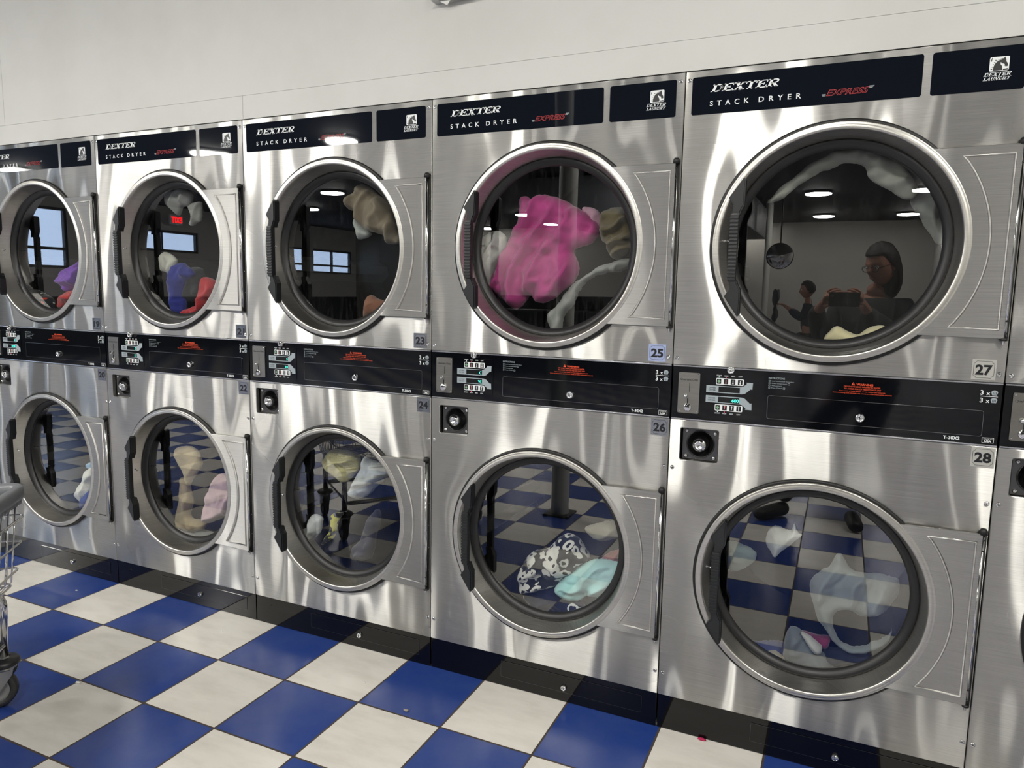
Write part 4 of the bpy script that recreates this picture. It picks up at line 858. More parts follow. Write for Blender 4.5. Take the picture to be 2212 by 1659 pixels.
def make_cloth(name, label, cat, cx, cz, y0, bulge, spec, ang, freq, amp, out):
    pts = [Vector(p) for p in out]; n = len(pts)
    # Catmull-Rom outline, then a grid of points inside it
    cr = []
    for i in range(n):
        a, b, c, d = pts[i - 1], pts[i], pts[(i + 1) % n], pts[(i + 2) % n]
        k = max(1, int((c - b).length / 0.008))
        for j in range(k):
            t = j / k; cr.append(0.5 * ((2 * b) + (c - a) * t + (2 * a - 5 * b + 4 * c - d) * t * t + (3 * b - a - 3 * c + d) * t ** 3))
    seed = (sum(ord(c) for c in name + label) % 97) * 1.7
    y0 = max(y0, 0.076 + bulge * 0.75 + amp * 2.3)
    cr = [p + 0.008 * Vector((noise.noise((p.x * 22, p.y * 22, seed)), noise.noise((p.x * 22, p.y * 22, seed + 9)))) + 0.0016 * Vector((noise.noise((p.x * 70, p.y * 70, seed)), noise.noise((p.x * 70, p.y * 70, seed + 9)))) for p in cr]
    m = len(cr)
    def inside(x, y):
        c = False
        for i in range(m):
            a, b = cr[i], cr[i - 1]
            if (a.y > y) != (b.y > y) and x < (b.x - a.x) * (y - a.y) / (b.y - a.y) + a.x: c = not c
        return c
    x0, x1 = min(p.x for p in cr), max(p.x for p in cr); z0, z1 = min(p.y for p in cr), max(p.y for p in cr)
    st = max(0.0042, min(0.0060, math.sqrt((x1 - x0) * (z1 - z0)) / 42)); P = list(cr); D = [0.0] * m
    z = z0 + st / 2; row = 0
    while z < z1:
        x = x0 + (st / 2 if row % 2 else 0)
        while x < x1:
            if inside(x, z):
                d = min((p - Vector((x, z))).length for p in cr)
                if d > st * 0.6: P.append(Vector((x, z))); D.append(d)
            x += st
        z += st * 0.87; row += 1
    r = delaunay_2d_cdt(P, [(i, (i + 1) % m) for i in range(m)], [], 1, 1e-7)
    V, F, orig = r[0], r[2], r[3]
    wmax = max(D) if D else 0.01; w = min(0.055, wmax)
    ca, sa = math.cos(math.radians(ang)), math.sin(math.radians(ang))
    front = []; back = []; edge = []
    for i, p in enumerate(V):
        d = D[orig[i][0]] if orig[i] else 0.0
        edge.append(d == 0.0)
        t = min(1, d / w); pr = math.sqrt(max(0, 1 - (1 - t) ** 2))
        warp = 0.020 * noise.noise((p.x * 7, p.y * 7, seed)) + 0.012 * noise.noise((p.x * 17, p.y * 17, seed + 3))
        u = (-sa * p.x + ca * p.y) + 2.2 * warp; s = ca * p.x + sa * p.y
        env = 0.45 + 0.9 * abs(noise.noise((p.x * 6, p.y * 6, seed + 5)))
        f1 = 1 - abs(math.sin(u * freq * 2.4 + 3 * noise.noise((s * 5, u * 3, seed)))) ** 0.7
        f2 = 1 - abs(noise.noise((u * freq * 2.6, s * freq * 0.9, seed + 7))) * 2
        f3 = 1 - abs(noise.noise((p.x * 30 + u * 18, p.y * 26, seed + 11))) * 2
        fold = 1.65 * amp * (1.35 * f1 + 0.55 * f2 * env + 0.3 * f3) * min(1, d / 0.02)
        lump = bulge * 0.35 * noise.noise((p.x * 9, p.y * 9, seed + 21)) * t
        yf = min(y0, y0 - bulge * 0.75 * pr - fold * 1.15 - lump)
        front.append((cx + p.x, max(0.066, yf), cz + p.y)); back.append((cx + p.x, y0 + bulge * 0.6 * pr + 0.003, cz + p.y))
    mb = MB(); mb.use(cloth('cloth_' + name, spec if isinstance(spec, str) or cz > 1 else spec), True)
    nv = len(V)
    idx = [i if edge[i] else nv + i for i in range(nv)]
    mb.add(front + back, [tuple(f) for f in F] + [tuple(idx[i] for i in reversed(f)) for f in F], True)
    o = mb.build(name); 
    bm = bmesh.new(); bm.from_mesh(o.data); bmesh.ops.delete(bm, geom=[v for v in bm.verts if not v.link_faces], context='VERTS')
    bmesh.ops.recalc_face_normals(bm, faces=bm.faces)
    for _ in range(2): bmesh.ops.smooth_vert(bm, verts=bm.verts, factor=0.5, use_axis_x=True, use_axis_y=True, use_axis_z=True)
    # origin at the middle of the cloth
    for v in bm.verts: v.co -= Vector((cx, y0, cz))
    bm.to_mesh(o.data); bm.free(); o.location = (cx, y0, cz)
    return tag(o, label, cat)
for c in CLOTHES: make_cloth(*c)

# ---------------------------------------------------------------- laundry cart at the left edge
def build_cart():
    cx, cy = 1.350, -0.700      # rear right corner of the rim; the cart runs away to the left and towards the viewer
    LX, LY, ZR = 0.62, 0.92, 0.690
    root = empty('laundry_cart', (cx - LX / 2, cy - LY / 2, 0), 'chrome wire laundry cart with grey plastic rim at the left edge of the photo', 'laundry cart')
    ox, oy = cx - LX / 2, cy - LY / 2
    L = lambda x, y, z: (x - ox, y - oy, z)
    def loop(inset, r, z, n=6):
        out = []
        x0, x1, y0, y1 = cx - LX + inset, cx - inset, cy - LY + inset, cy - inset
        for qx, qy, a0 in ((x1 - r, y1 - r, 0), (x0 + r, y1 - r, 90), (x0 + r, y0 + r, 180), (x1 - r, y0 + r, 270)):
            for i in range(n + 1):
                a = math.radians(a0 + 90 * i / n); out.append(L(qx + r * math.cos(a), qy + r * math.sin(a), z))
        return out
    rim = MB(); rim.use(mat('grey_rim_plastic', (108, 110, 114), 0.35), True)
    pro = [(0.0, 0.018), (0.010, 0.022), (0.024, 0.020), (0.030, 0.010), (0.030, -0.016), (0.024, -0.024), (0.006, -0.024), (0.0, -0.014)]
    loops = [loop(a, 0.045 - a * 0.8, ZR + b) for a, b in pro]; n = len(loops[0]); k = len(loops)
    rim.add([p for l in loops for p in l], [(q * n + i, q * n + (i + 1) % n, ((q + 1) % k) * n + (i + 1) % n, ((q + 1) % k) * n + i) for q in range(k) for i in range(n)])
    for i in range(60):     # scalloped lugs that clip over the wires
        side = i % 2; t = (i // 2 + 0.5) / 30
        if side: x, y = cx - 0.015, cy - 0.04 - t * (LY - 0.08)
        else: x, y = cx - 0.04 - t * (LX - 0.08), cy - 0.015
        a = L(x, y, 0); rim.box(a[0] - .009, a[1] - .009, ZR - .036, a[0] + .009, a[1] + .009, ZR - .020, 0.003)
    rim.build('rim', root)['label'] = 'grey plastic rim'
    tray = MB(); tray.use(mat('grey_tray', (84, 88, 96), 0.4)); o = loop(0.03, 0.02, ZR - 0.010); p = loop(0.05, 0.02, ZR - 0.022); n = len(o)
    tray.add(o + p, [(i, (i + 1) % n, n + (i + 1) % n, n + i) for i in range(n)] + [tuple(range(n, 2 * n))]); tray.build('top_tray', root)['label'] = 'dark grey'
    w = MB(); w.use(CHROME_B, True)
    for z, ins in ((0.608, 0.012), (0.527, 0.020), (0.441, 0.031)): w.tube(loop(ins, 0.02, z), 0.0034, 8, closed=True)
    zb = 0.395
    w.tube(loop(0.045, 0.03, zb), 0.0034, 8, closed=True)
    def wires(n, fn):
        for i in range(n):
            t = (i + 0.35) / n
            a, b, c, d = fn(t); w.tube([L(*a), L(*b), L(*c), L(*d)], 0.0024, 6)
    zt = ZR - 0.02; i1 = 0.045
    wires(17, lambda t: ((cx - 0.02, cy - 0.035 - t * (LY - 0.07), zt), (cx - i1 + 0.002, cy - 0.05 - t * (LY - 0.1), zb + 0.012), (cx - i1 - 0.01, cy - 0.05 - t * (LY - 0.1), zb - 0.002), (cx - LX / 2, cy - 0.05 - t * (LY - 0.1), zb - 0.002)))
    wires(12, lambda t: ((cx - 0.035 - t * (LX - 0.07), cy - 0.02, zt), (cx - 0.05 - t * (LX - 0.1), cy - i1 + 0.002, zb + 0.012), (cx - 0.05 - t * (LX - 0.1), cy - i1 - 0.01, zb - 0.002), (cx - 0.05 - t * (LX - 0.1), cy - LY / 2, zb - 0.002)))
    wires(17, lambda t: ((cx - LX + 0.02, cy - 0.035 - t * (LY - 0.07), zt), (cx - LX + i1 - 0.002, cy - 0.05 - t * (LY - 0.1), zb + 0.012), (cx - LX + i1 + 0.01, cy - 0.05 - t * (LY - 0.1), zb - 0.002), (cx - LX / 2, cy - 0.05 - t * (LY - 0.1), zb - 0.002)))
    wires(12, lambda t: ((cx - 0.035 - t * (LX - 0.07), cy - LY + 0.02, zt), (cx - 0.05 - t * (LX - 0.1), cy - LY + i1 - 0.002, zb + 0.012), (cx - 0.05 - t * (LX - 0.1), cy - LY + i1 + 0.01, zb - 0.002), (cx - 0.05 - t * (LX - 0.1), cy - LY / 2, zb - 0.002)))
    w.build('wire_basket', root)['label'] = 'chrome wire'
    fr = MB(); fr.use(CHROME, True); legx = (cx - 0.072, cx - LX + 0.072); legy = (cy - 0.072, cy - LY + 0.072)
    for y in legy:          # one bent tube makes the two legs and the rail under the basket
        a, b = legx; pts = [L(a - 0.006, y, 0.165), L(a, y, 0.33)]
        for q in range(7):
            t = math.radians(15 * q); pts.append(L(a - 0.045 + 0.045 * math.cos(t), y, 0.335 + 0.045 * math.sin(t)))
        for q in range(7):
            t = math.radians(90 + 15 * q); pts.append(L(b + 0.045 + 0.045 * math.cos(t), y, 0.335 + 0.045 * math.sin(t)))
        pts += [L(b, y, 0.33), L(b + 0.006, y, 0.165)]
        fr.tube(pts, 0.0145, 16)
    for x in legx: fr.tube([L(x - 0.005, legy[0], 0.205), L(x - 0.005, legy[1], 0.205)], 0.0115, 14)
    fr.tube([L(legx[0] - 0.005, legy[0], 0.225), L(legx[1], legy[0], 0.225)], 0.006, 10)
    fr.build('frame', root)['label'] = 'chrome tube'
    tyre = mat('caster_rubber', (38, 38, 38), 0.5); hub = mat('caster_hub', (128, 128, 126), 0.4); zinc = mat('zinc_fork', (165, 165, 162), 0.35, 1.0)
    for x in legx:
        for y in legy:
            c = MB(); R = 0.0635; c.use(zinc, True)
            c.lathe([(0, 0.168), (0.015, 0.168), (0.019, 0.152), (0.034, 0.140), (0.034, 0.130), (0, 0.130)], 24, c=L(x - 0.006, y, 0), axis='z')
            c.use(BLACK, True); c.lathe([(0.018, 0.165), (0.040, 0.160), (0.045, 0.152), (0.045, 0.144), (0.036, 0.138), (0.018, 0.138)], 28, c=L(x - 0.006, y, 0), axis='z')
            c.use(zinc, False); q = L(x - 0.006, y, 0)
            for s in (-1, 1):   # fork cheeks
                yy = q[1] + s * 0.021
                pr = [(-0.036, 0.142), (0.030, 0.142), (0.022, 0.112), (-0.020, 0.052), (-0.046, 0.052), (-0.048, 0.100)]
                k0 = [(q[0] + 0.006 + a, yy - 0.0018, b) for a, b in pr] + [(q[0] + 0.006 + a, yy + 0.0018, b) for a, b in pr]
                c.add(k0, [tuple(range(6)), tuple(range(11, 5, -1))] + [(i, (i + 1) % 6, (i + 1) % 6 + 6, i + 6) for i in range(6)], False)
            co = c.build('caster', root); co['label'] = 'swivel caster with black guard'
            wl = MB(); cc = (q[0] - 0.028, q[1], R); wl.use(tyre, True)
            wl.lathe([(0.044, -0.013), (0.058, -0.015), (0.0625, -0.010), (0.0635, 0), (0.0625, 0.010), (0.058, 0.015), (0.044, 0.013)], 48, c=cc, closed=True)
            wl.use(hub, True); wl.lathe([(0, -0.016), (0.010, -0.016), (0.012, -0.008), (0.036, -0.006), (0.044, -0.013), (0.044, 0.013), (0.036, 0.006), (0.012, 0.008), (0.010, 0.016), (0, 0.016)], 40, c=cc)
            wl.build('wheel', co)
    a = math.radians(39); ca, sa = math.cos(a), math.sin(a)      # the cart stands askew to the row
    root.rotation_euler = (0, 0, a)
    root.location = (cx - (ca * LX / 2 - sa * LY / 2), cy - (sa * LX / 2 + ca * LY / 2), 0)
build_cart()

# ---------------------------------------------------------------- small things
def bits():
    lint = mat('white_lint', (225, 225, 220), 0.9)
    def crumb(x, y, r, name, label, m, grp=None, stretch=1.6):
        b = MB(); b.use(m, True); bm = bmesh.new(); bmesh.ops.create_icosphere(bm, subdivisions=2, radius=r)
        for v in bm.verts:
            k = 1 + 0.5 * noise.noise((v.co.x * 300 + x * 9, v.co.y * 300, v.co.z * 300)); v.co = Vector((v.co.x * k * stretch, v.co.y * k, v.co.z * k * 0.5))
        zmin = min(v.co.z for v in bm.verts)
        for v in bm.verts: v.co.z -= zmin
        b.bm(bm, True); o = b.build(name, None, (x, y, 0)); tag(o, label, 'lint' if grp else 'scrap', grp)
    crumb(1.408, -0.62, 0.006, 'lint_scrap', 'white scrap of lint on the blue tile beside the cart wheel', lint, 'lint on the floor')
    crumb(0.69, -0.13, 0.0035, 'lint_scrap', 'tiny white lint dot on the blue tile nearest the cart, by dryer 20', lint, 'lint on the floor')
    crumb(1.55, -0.13, 0.003, 'lint_scrap', 'tiny white lint dot on the white tile in front of dryer 22', lint, 'lint on the floor')
    crumb(2.27, -0.19, 0.003, 'lint_scrap', 'tiny white lint dot on the blue tile in front of dryer 24', lint, 'lint on the floor')
    crumb(2.49, -0.27, 0.006, 'lint_scrap', 'grey fluff at a tile corner in front of dryer 26', mat('grey_lint', (150, 145, 135), 0.9), 'lint on the floor')
    crumb(3.375, -0.004, 0.006, 'pink_scrap', 'small magenta scrap caught under the kick plate of dryer 28', mat('pink_scrap', (170, 30, 80), 0.8), None, 2.2)
    # bracket high on the wall
    b = MB(); pm = mat('pale_bracket', (188, 188, 184), 0.45, 0.2); b.use(pm)
    b.box(2.435, -0.030, 2.2475, 2.570, 0.004, 2.34, 0.002); b.box(2.430, -0.034, 2.2440, 2.574, 0.004, 2.2485)
    b.prism([(2.452, 2.2440), (2.484, 2.2270), (2.497, 2.2440)], -0.022, -0.019)
    tag(b.build('wall_bracket'), 'small pale bracket with a triangular tab, high on the white wall', 'bracket')
    # steel pipe columns, seen mirrored in the doors
    cm = mat('column_paint', (190, 190, 182), 0.45)
    for x, y, l in ((2.19, -1.79, 'pale round column in the aisle, mirrored in dryers 25 and 26'), (2.42, -11.2, 'pale round column far across the room, mirrored in the door of dryer 27')):
        b = MB(); b.use(cm, True); b.lathe([(0.054, 0), (0.054, 3.0)], 32, axis='z'); b.use(DARKMETAL, False); b.box(-0.08, -0.08, 0, 0.08, 0.08, 0.012)
        tag(b.build('column', None, (x, y, 0)), l, 'column')
bits()

def room_things():
    # folding table with laundry, washers and a dome mirror, all seen only as reflections
    tm = mat('table_top', (70, 84, 110), 0.4); leg = mat('table_leg', (60, 60, 62), 0.4, 0.8)
    r = empty('folding_table', (2.0, -8.4, 0), 'blue topped folding table across the room, mirrored at the lower left of dryer 27', 'table')
    b = MB(); b.use(tm); b.box(-0.9, -0.4, 0.88, 0.9, 0.4, 0.92, 0.006); b.build('table_top', r)
    for sx in (-1, 1):
        for sy in (-1, 1): b = MB(); b.use(leg, True); b.tube([(sx * 0.82, sy * 0.34, 0), (sx * 0.82, sy * 0.34, 0.88)], 0.02, 10); b.build('leg', r)
    b = MB(); b.use(mat('folded_white_laundry', (190, 188, 180), 0.9), True)
    for k in range(4): b.box(-0.17 + 0.01 * k, -0.13, 0.03 * k, 0.17, 0.13 - 0.01 * k, 0.03 * k + 0.028, 0.012)
    tag(b.build('laundry_stack', None, (2.35, -8.3, 0.9205)), 'low stack of white laundry on the blue folding table', 'laundry')
    wm = mat('washer_body', (40, 42, 44), 0.35, 0.6)
    src = None
    for k in range(5):
        w = empty('washing_machine', (-2.6 + k * 0.72, -9.3, 0), 'dark washing machine in the row across the room, mirrored low in dryer 25', 'washing machine', 'washing machines across the room')
        if src is None:
            b = MB(); b.use(wm); b.box(-0.34, -0.4, 0, 0.34, 0.4, 1.05, 0.02); b.box(-0.34, -0.4, 1.05, 0.34, -0.25, 1.28, 0.015)
            p1 = b.build('body', w); b = MB(); b.use(CHROME, True); b.lathe([(0.15, 0.39), (0.16, 0.425), (0.20, 0.43), (0.23, 0.40)], 32, c=(0, 0, 0.55)); b.use(BLACK, True); b.lathe([(0.0, 0.415), (0.15, 0.405)], 32, c=(0, 0, 0.55)); p2 = b.build('door', w); src = (p1, p2)
        else:
            for s in src: c = s.copy(); COL.objects.link(c); c.parent = w
    d = empty('dome_mirror', (2.75, -9.6, 1.95), 'round convex security mirror hanging across the room, mirrored in dryer 27', 'mirror')
    b = MB(); b.use(CHROME_B, True); b.lathe([(0, 0.10), (0.08, 0.09), (0.15, 0.06), (0.19, 0.0)], 32); b.build('mirror_dome', d)
    b = MB(); b.use(DARKMETAL, True); b.lathe([(0.19, 0.005), (0.20, 0.0), (0.19, -0.01), (0, -0.01)], 32); b.tube([(0, -0.005, 0.18), (0, -0.005, 1.05)], 0.01, 8); b.build('back_plate', d)
    b = MB(); b.use(mat('duct_paint', (58, 60, 64), 0.5)); b.box(-0.6, -12.6, 2.42, 2.25, -7.6, 2.97, 0.02); tag(b.build('ceiling_duct'), 'dark box duct under the ceiling, mirrored at the left of dryer 27', 'duct')
    e = empty('exit_sign', (-9.3, -9.0, 2.72), 'red lit EXIT sign on the left wall, mirrored in dryer 21', 'exit sign')
    b = MB(); b.use(mat('sign_box', (225, 225, 225), 0.5)); b.box(-0.03, -0.16, -0.1, 0.02, 0.16, 0.1, 0.006); b.build('housing', e)
    b = MB(); text(b, 'EXIT', 0, -0.06, 0.12, 0, mat('exit_red', (220, 20, 25), 0.5, emis=(255, 20, 25), estr=4.0), align='CENTER', width=0.27, bold=0.03)
    b.v = [(0.024, x, z) for x, y, z in b.v]; b.build('lettering', e)
    b = MB(); b.use(mat('sign_arm', (60, 60, 60))); b.box(-0.2, -0.01, -0.01, -0.03, 0.01, 0.01); b.build('arm', e)
room_things()

# ---------------------------------------------------------------- people (seen in the reflections)
def skin(name, verts, edges, radii, root, m, parent=None, sub=2):
    me = bpy.data.meshes.new(name); me.from_pydata(verts, edges, []); o = bpy.data.objects.new(name, me); COL.objects.link(o)
    md = o.modifiers.new('Skin', 'SKIN'); md.use_smooth_shade = True
    for i, r in enumerate(radii):
        sv = me.skin_vertices[0].data[i]; sv.radius = r if isinstance(r, tuple) else (r, r); sv.use_root = (i == root)
    sb = o.modifiers.new('Subdivision', 'SUBSURF'); sb.levels = sub; sb.render_levels = sub
    bpy.context.view_layer.update()
    ev = o.evaluated_get(bpy.context.evaluated_depsgraph_get()); me2 = bpy.data.meshes.new_from_object(ev)
    me2.name = name; o.modifiers.clear(); o.data = me2; me2.materials.clear(); me2.materials.append(m)
    me2.polygons.foreach_set('use_smooth', [True] * len(me2.polygons)); me2.polygons.foreach_set('material_index', [0] * len(me2.polygons))
    if parent: o.parent = parent
    return o
class Rig:
    def __init__(s): s.v = []; s.e = []; s.r = []
    def chain(s, pts, start=None):
        """pts = [(x,y,z,r)], joined to vertex start; returns the index of the last one"""
        k = start
        for p in pts:
            s.v.append(p[:3]); s.r.append(p[3] if len(p) == 4 else (p[3], p[4])); i = len(s.v) - 1
            if k is not None: s.e.append((k, i))
            k = i
        return k
def hand(R, wrist, w, d, up, side, curl, L=0.17):
    """palm and five fingers: d = pointing direction, up = back of the hand, side = towards the thumb"""
    d = Vector(d).normalized(); up = Vector(up).normalized(); sd = up.cross(d).normalized() * side
    W = Vector(wrist)
    palm = W + d * 0.045
    a = R.chain([(*palm, 0.024, 0.016)], w); k = R.chain([(*(W + d * 0.080), 0.030, 0.012)], a)
    for q, (off, ln) in enumerate(((0.030, 0.070), (0.010, 0.078), (-0.010, 0.073), (-0.029, 0.058))):
        p = W + d * 0.088 + sd * off; dd = d.copy(); pts = [(*p, 0.0092)]
        for j in range(3):
            ax = sd.cross(Vector((0, 0, 0))) if False else None
            ang = curl * (0.55 + 0.35 * j); dd = (d * math.cos(ang) - up * math.sin(ang)).normalized()
            p = p + dd * ln * (0.42, 0.32, 0.26)[j]; pts.append((*p, (0.0086, 0.0078, 0.0068)[j]))
        R.chain(pts, k)
    t = W + d * 0.030 + sd * 0.028; R.chain([(*t, 0.0115), (*(t + d * 0.030 + sd * 0.020 - up * 0.006), 0.0098), (*(t + d * 0.056 + sd * 0.022 - up * 0.012), 0.0085)], a)
def head(parent, c, fwd, skinm, hairm, glasses=False, long_hair=True):
    """head with face; c = centre, fwd = direction of the nose"""
    f = Vector(fwd).normalized(); r = f.cross(Vector((0, 0, 1))).normalized(); u = r.cross(f).normalized()
    M = Matrix((r, f, u)).transposed().to_4x4(); M.translation = Vector(c)
    bm = bmesh.new(); bmesh.ops.create_uvsphere(bm, u_segments=40, v_segments=28, radius=1)
    for v in bm.verts:
        x, y, z = v.co; X, Y, Z = x * 0.076, y * 0.094, z * 0.116
        if z < 0: X *= 1 - 0.34 * (-z) ** 1.6; Y = Y * (1 - 0.10 * -z) + 0.014 * (-z)
        if y > 0.3:
            n = math.exp(-((X / 0.011) ** 2)) * math.exp(-(((Z + 0.016) / 0.020) ** 2)); Y += 0.024 * n          # nose
            Y -= 0.010 * (math.exp(-(((abs(X) - 0.032) / 0.015) ** 2)) * math.exp(-(((Z - 0.008) / 0.013) ** 2)))    # eye sockets
            Y += 0.006 * math.exp(-((X / 0.022) ** 2)) * math.exp(-(((Z + 0.052) / 0.008) ** 2))                   # lips
            Y += 0.007 * math.exp(-((X / 0.018) ** 2)) * math.exp(-(((Z + 0.095) / 0.016) ** 2))                   # chin
            Y += 0.004 * math.exp(-(((Z - 0.030) / 0.010) ** 2)) * math.exp(-((X / 0.05) ** 2))                    # brow
        v.co = Vector((X, Y, Z))
    mb = MB(); mb.use(skinm, True); bmesh.ops.transform(bm, matrix=M, verts=bm.verts); mb.bm(bm, True)
    for s in (-1, 1):
        b2 = bmesh.new(); bmesh.ops.create_uvsphere(b2, u_segments=12, v_segments=8, radius=1)
        for v in b2.verts: v.co = M @ Vector((s * 0.078 + v.co.x * 0.007, -0.005 + v.co.y * 0.017, -0.006 + v.co.z * 0.030))
        mb.bm(b2, True)
    mb.use(mat('eye_white', (215, 215, 210), 0.3), True)
    for s in (-1, 1):
        b2 = bmesh.new(); bmesh.ops.create_uvsphere(b2, u_segments=12, v_segments=8, radius=0.0115)
        for v in b2.verts: v.co = M @ (v.co + Vector((s * 0.031, 0.073, 0.007)))
        mb.bm(b2, True)
    mb.use(BLACK_INK, True)
    for s in (-1, 1):
        b2 = bmesh.new(); bmesh.ops.create_uvsphere(b2, u_segments=10, v_segments=6, radius=0.0055)
        for v in b2.verts: v.co = M @ (v.co + Vector((s * 0.031, 0.0815, 0.006)))
        mb.bm(b2, True)
    mb.use(mat('lip_skin', (150, 82, 76), 0.5), True); pts = [M @ Vector((x, 0.0935 - 14 * x * x, -0.053 - 0.5 * abs(x) * 0.2)) for x in (-0.022, -0.012, 0, 0.012, 0.022)]
    mb.tube(pts, [0.002, 0.004, 0.0045, 0.004, 0.002], 8)
    mb.build('head', parent)
    h = MB(); h.use(hairm, True); b2 = bmesh.new(); bmesh.ops.create_uvsphere(b2, u_segments=40, v_segments=28, radius=1)
    for v in b2.verts:
        x, y, z = v.co; k = 1 + 0.05 * noise.noise((x * 5, y * 5, z * 5)); X, Y, Z = x * 0.088 * k, y * 0.106 * k - 0.006, z * 0.128 * k + 0.006
        if y > 0.12 and z < 0.52: Y = min(Y, 0.035 - 0.10 * (0.52 - z) * 0.4); X *= 0.96
        if z < -0.15 and long_hair: Z *= 1.75; Y = Y * 0.85 - 0.015; X *= 1.08
        elif z < -0.15: Z *= 0.6
        v.co = M @ Vector((X, Y, Z))
    h.bm(b2, True); h.build('hair', parent)
    if glasses:
        g = MB(); g.use(BLACK_INK, True)
        for s in (-1, 1):
            g.tube([M @ Vector((s * 0.032 + 0.024 * math.cos(a), 0.094, 0.004 + 0.019 * math.sin(a))) for a in [2 * PI * i / 20 for i in range(20)]], 0.0018, 6, closed=True)
            g.tube([M @ Vector((s * 0.056, 0.093, 0.008)), M @ Vector((s * 0.080, 0.0, 0.004))], 0.0018, 6)
        g.tube([M @ Vector((-0.009, 0.096, 0.006)), M @ Vector((0.009, 0.096, 0.006))], 0.0018, 6); g.build('glasses', parent)
def photographer():
    ox, oy = 3.83, -2.60
    p = empty('person', (ox, oy, 0), 'person in dark coat and glasses holding a phone, mirrored large in dryer 27', 'person')
    sk = mat('skin_tone', (168, 120, 98), 0.5); coat = mat('dark_coat', (30, 33, 36), 0.8); tr = mat('dark_trousers_wool', (16, 17, 20), 0.9); shoe = mat('black_shoe', (10, 10, 11), 0.5); hair = mat('dark_hair', (34, 24, 20), 0.6)
    # body: one skinned surface with neck, arms and hands; the phone is centred on x -0.155, y 0.455, z 1.34
    R = Rig()
    pel = R.chain([(0, 0, 0.90, 0.14, 0.11)]); ch = R.chain([(0, 0.01, 1.08, 0.135, 0.10), (0, 0.0, 1.25, 0.15, 0.10)], pel)
    nk = R.chain([(0.01, 0.01, 1.36, 0.055, 0.055), (0.015, 0.04, 1.43, 0.046, 0.048)], ch)
    for s in (-1, 1):
        w = R.chain([(s * 0.16, 0.0, 1.29, 0.055), (s * 0.235, 0.06, 1.05, 0.042), (-0.155 + s * 0.135, 0.36, 1.245, 0.030), (-0.155 + s * 0.115, 0.405, 1.285, 0.026)], ch)
        hand(R, (-0.155 + s * 0.115, 0.405, 1.285), w, (-s * 0.45, 0.45, 0.75), (s * 0.75, 0.55, 0.1), -s, 1.15)
        R.chain([(s * 0.09, 0.0, 0.84, 0.085), (-0.15 + s * 0.15, 0.12, 0.47, 0.058), (-0.22 + s * 0.20, 0.22, 0.10, 0.042)], pel)
    skin('body', R.v, R.e, R.r, 0, sk, p)
    R = Rig(); pel = R.chain([(0, 0, 0.86, 0.175, 0.14)]); ch = R.chain([(0, 0.01, 1.05, 0.165, 0.125), (0, 0.0, 1.24, 0.175, 0.12)], pel); R.chain([(0.0, 0.0, 1.335, 0.075, 0.07)], ch)
    for s in (-1, 1): R.chain([(s * 0.175, 0.0, 1.285, 0.078), (s * 0.240, 0.058, 1.045, 0.066), (s * 0.19 - 0.075, 0.20, 1.145, 0.060), (-0.155 + s * 0.136, 0.355, 1.240, 0.052), (-0.155 + s * 0.118, 0.395, 1.275, 0.046)], ch)
    skin('coat', R.v, R.e, R.r, 0, coat, p)
    R = Rig(); pel = R.chain([(0, 0, 0.88, 0.155, 0.125)])
    for s in (-1, 1): R.chain([(s * 0.095, 0.0, 0.80, 0.098), (-0.15 + s * 0.15, 0.12, 0.46, 0.072), (-0.22 + s * 0.20, 0.22, 0.09, 0.060)], pel)
    skin('trousers', R.v, R.e, R.r, 0, tr, p)
    for s in (-1, 1):
        a = -0.22 + s * 0.20; k = -0.10 if s < 0 else 0.02; R = Rig(); R.chain([(a - k * 0.4, 0.17, 0.050, 0.043, 0.050), (a + k * 0.5, 0.28, 0.042, 0.046, 0.042), (a + k * 1.3, 0.38, 0.034, 0.044, 0.034)]); skin('shoe', R.v, R.e, R.r, 0, shoe, p)
    head(p, (0.035, 0.07, 1.535), (-0.75, 0.8, -0.40), sk, hair, True, True)
    t = MB(); t.use(mat('phone_black', (16, 16, 18), 0.2, 0.2)); t.box(-0.078, -0.0045, -0.038, 0.078, 0.0045, 0.038, 0.004)
    t.use(mat('phone_rim', (140, 140, 140), 0.2, 1.0)); t.box(-0.079, -0.0030, 0.0375, 0.079, 0.0030, 0.0395); t.use(BLACK, True); t.lathe([(0, 0.0062), (0.007, 0.0062), (0.008, 0.0040)], 16, c=(-0.060, 0, 0.020))
    o = t.build('phone', None, (3.676 + 0.004, -2.121, 1.330)); tag(o, 'black phone held level in both hands by the mirrored person', 'phone')
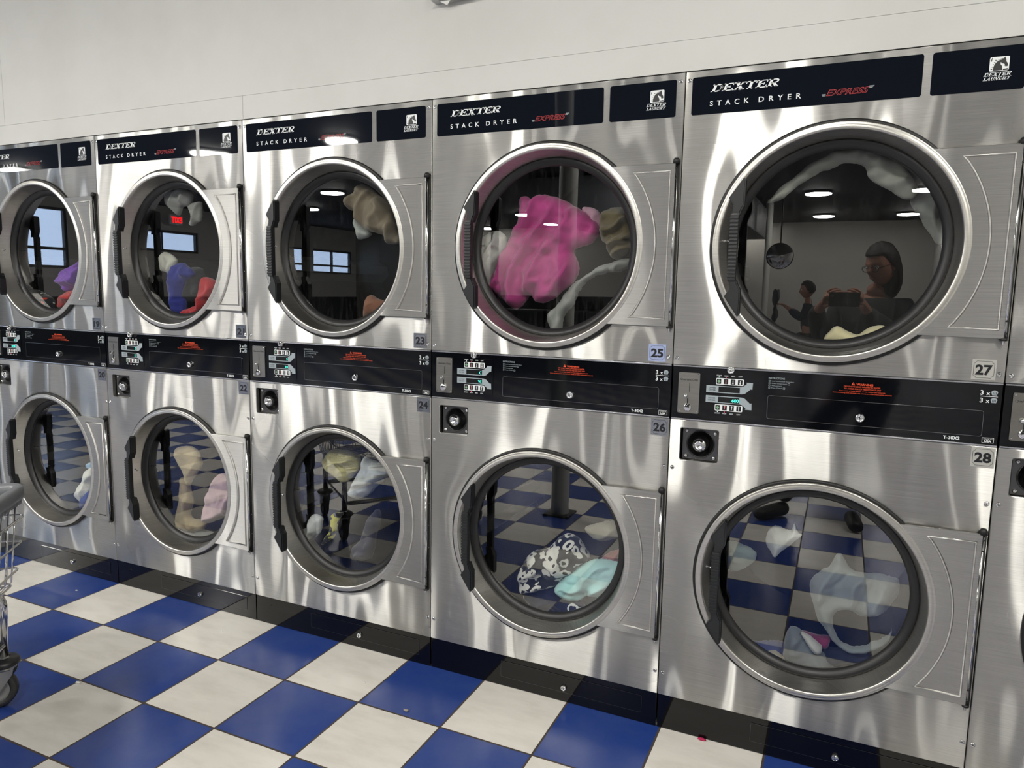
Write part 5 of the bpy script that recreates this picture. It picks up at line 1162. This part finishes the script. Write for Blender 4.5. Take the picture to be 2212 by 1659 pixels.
def second_person():
    p = empty('person', (3.26, -8.75, 0), 'person in dark blue top holding up a garment, mirrored small in dryer 27', 'person')
    sk = mat('skin_tone', (168, 120, 98), 0.5); top = mat('dark_blue_top', (30, 36, 56), 0.85); tr = mat('dark_trousers_wool', (16, 17, 20), 0.9); shoe = mat('black_shoe', (10, 10, 11), 0.5)
    R = Rig(); pel = R.chain([(0, 0, 0.84, 0.13, 0.10)]); ch = R.chain([(-0.01, 0, 1.0, 0.125, 0.095), (-0.02, 0, 1.17, 0.14, 0.095)], pel)
    R.chain([(-0.03, 0, 1.28, 0.05), (-0.035, 0, 1.34, 0.045)], ch)
    for s in (-1, 1):
        w = R.chain([(-0.02, s * 0.15, 1.20, 0.05), (-0.10, s * 0.19, 1.04, 0.040), (-0.26, s * 0.13, 1.16, 0.029), (-0.30, s * 0.12, 1.19, 0.025)], ch)
        hand(R, (-0.30, s * 0.12, 1.19), w, (-0.8, 0, 0.5), (0.4, s * 0.2, 0.8), s, 0.9)
        R.chain([(0, s * 0.09, 0.78, 0.08), (0.01, s * 0.10, 0.44, 0.056), (0, s * 0.10, 0.10, 0.042)], pel)
    skin('body', R.v, R.e, R.r, 0, sk, p)
    R = Rig(); pel = R.chain([(0, 0, 0.83, 0.155, 0.12)]); ch = R.chain([(-0.01, 0, 1.0, 0.15, 0.115), (-0.02, 0, 1.165, 0.16, 0.112)], pel); R.chain([(-0.03, 0, 1.25, 0.065)], ch)
    for s in (-1, 1): R.chain([(-0.02, s * 0.16, 1.195, 0.068), (-0.10, s * 0.19, 1.038, 0.060), (-0.19, s * 0.16, 1.105, 0.053), (-0.265, s * 0.13, 1.162, 0.046)], ch)
    skin('top', R.v, R.e, R.r, 0, top, p)
    R = Rig(); pel = R.chain([(0, 0, 0.84, 0.14, 0.11)])
    for s in (-1, 1): R.chain([(0, s * 0.09, 0.76, 0.09), (0.01, s * 0.105, 0.44, 0.068), (0, s * 0.105, 0.09, 0.056)], pel)
    skin('trousers', R.v, R.e, R.r, 0, tr, p)
    for s in (-1, 1):
        R = Rig(); R.chain([(0.04, s * 0.105, 0.048, 0.042, 0.048), (-0.06, s * 0.105, 0.042, 0.044, 0.042), (-0.16, s * 0.11, 0.034, 0.042, 0.034)]); skin('shoe', R.v, R.e, R.r, 0, shoe, p)
    head(p, (-0.05, 0, 1.44), (-1.0, 0.1, -0.15), sk, mat('dark_hair', (34, 24, 20), 0.6), False, False)
    g = MB(); g.use(mat('held_garment', (60, 62, 68), 0.9), True)
    n = 14
    V = [(2.80 + 0.02 * math.sin(j * 1.1 + i * .3) + (0.10 - 0.02 * j / 4) * math.sin(2 * PI * i / n) * 0.35, -8.75 + (0.16) * math.cos(2 * PI * i / n), 1.345 - 0.045 * j + 0.10 * (j == 0) * (0.5 + 0.5 * math.cos(4 * PI * i / n))) for j in range(10) for i in range(n)]
    g.add(V, [(j * n + i, j * n + (i + 1) % n, (j + 1) * n + (i + 1) % n, (j + 1) * n + i) for j in range(9) for i in range(n)] + [tuple(range(n))[::-1], tuple(range(9 * n, 10 * n))])
    tag(g.build('held_garment'), 'dark grey garment held up in the hands of the person folding laundry across the room', 'garment')
photographer(); second_person()
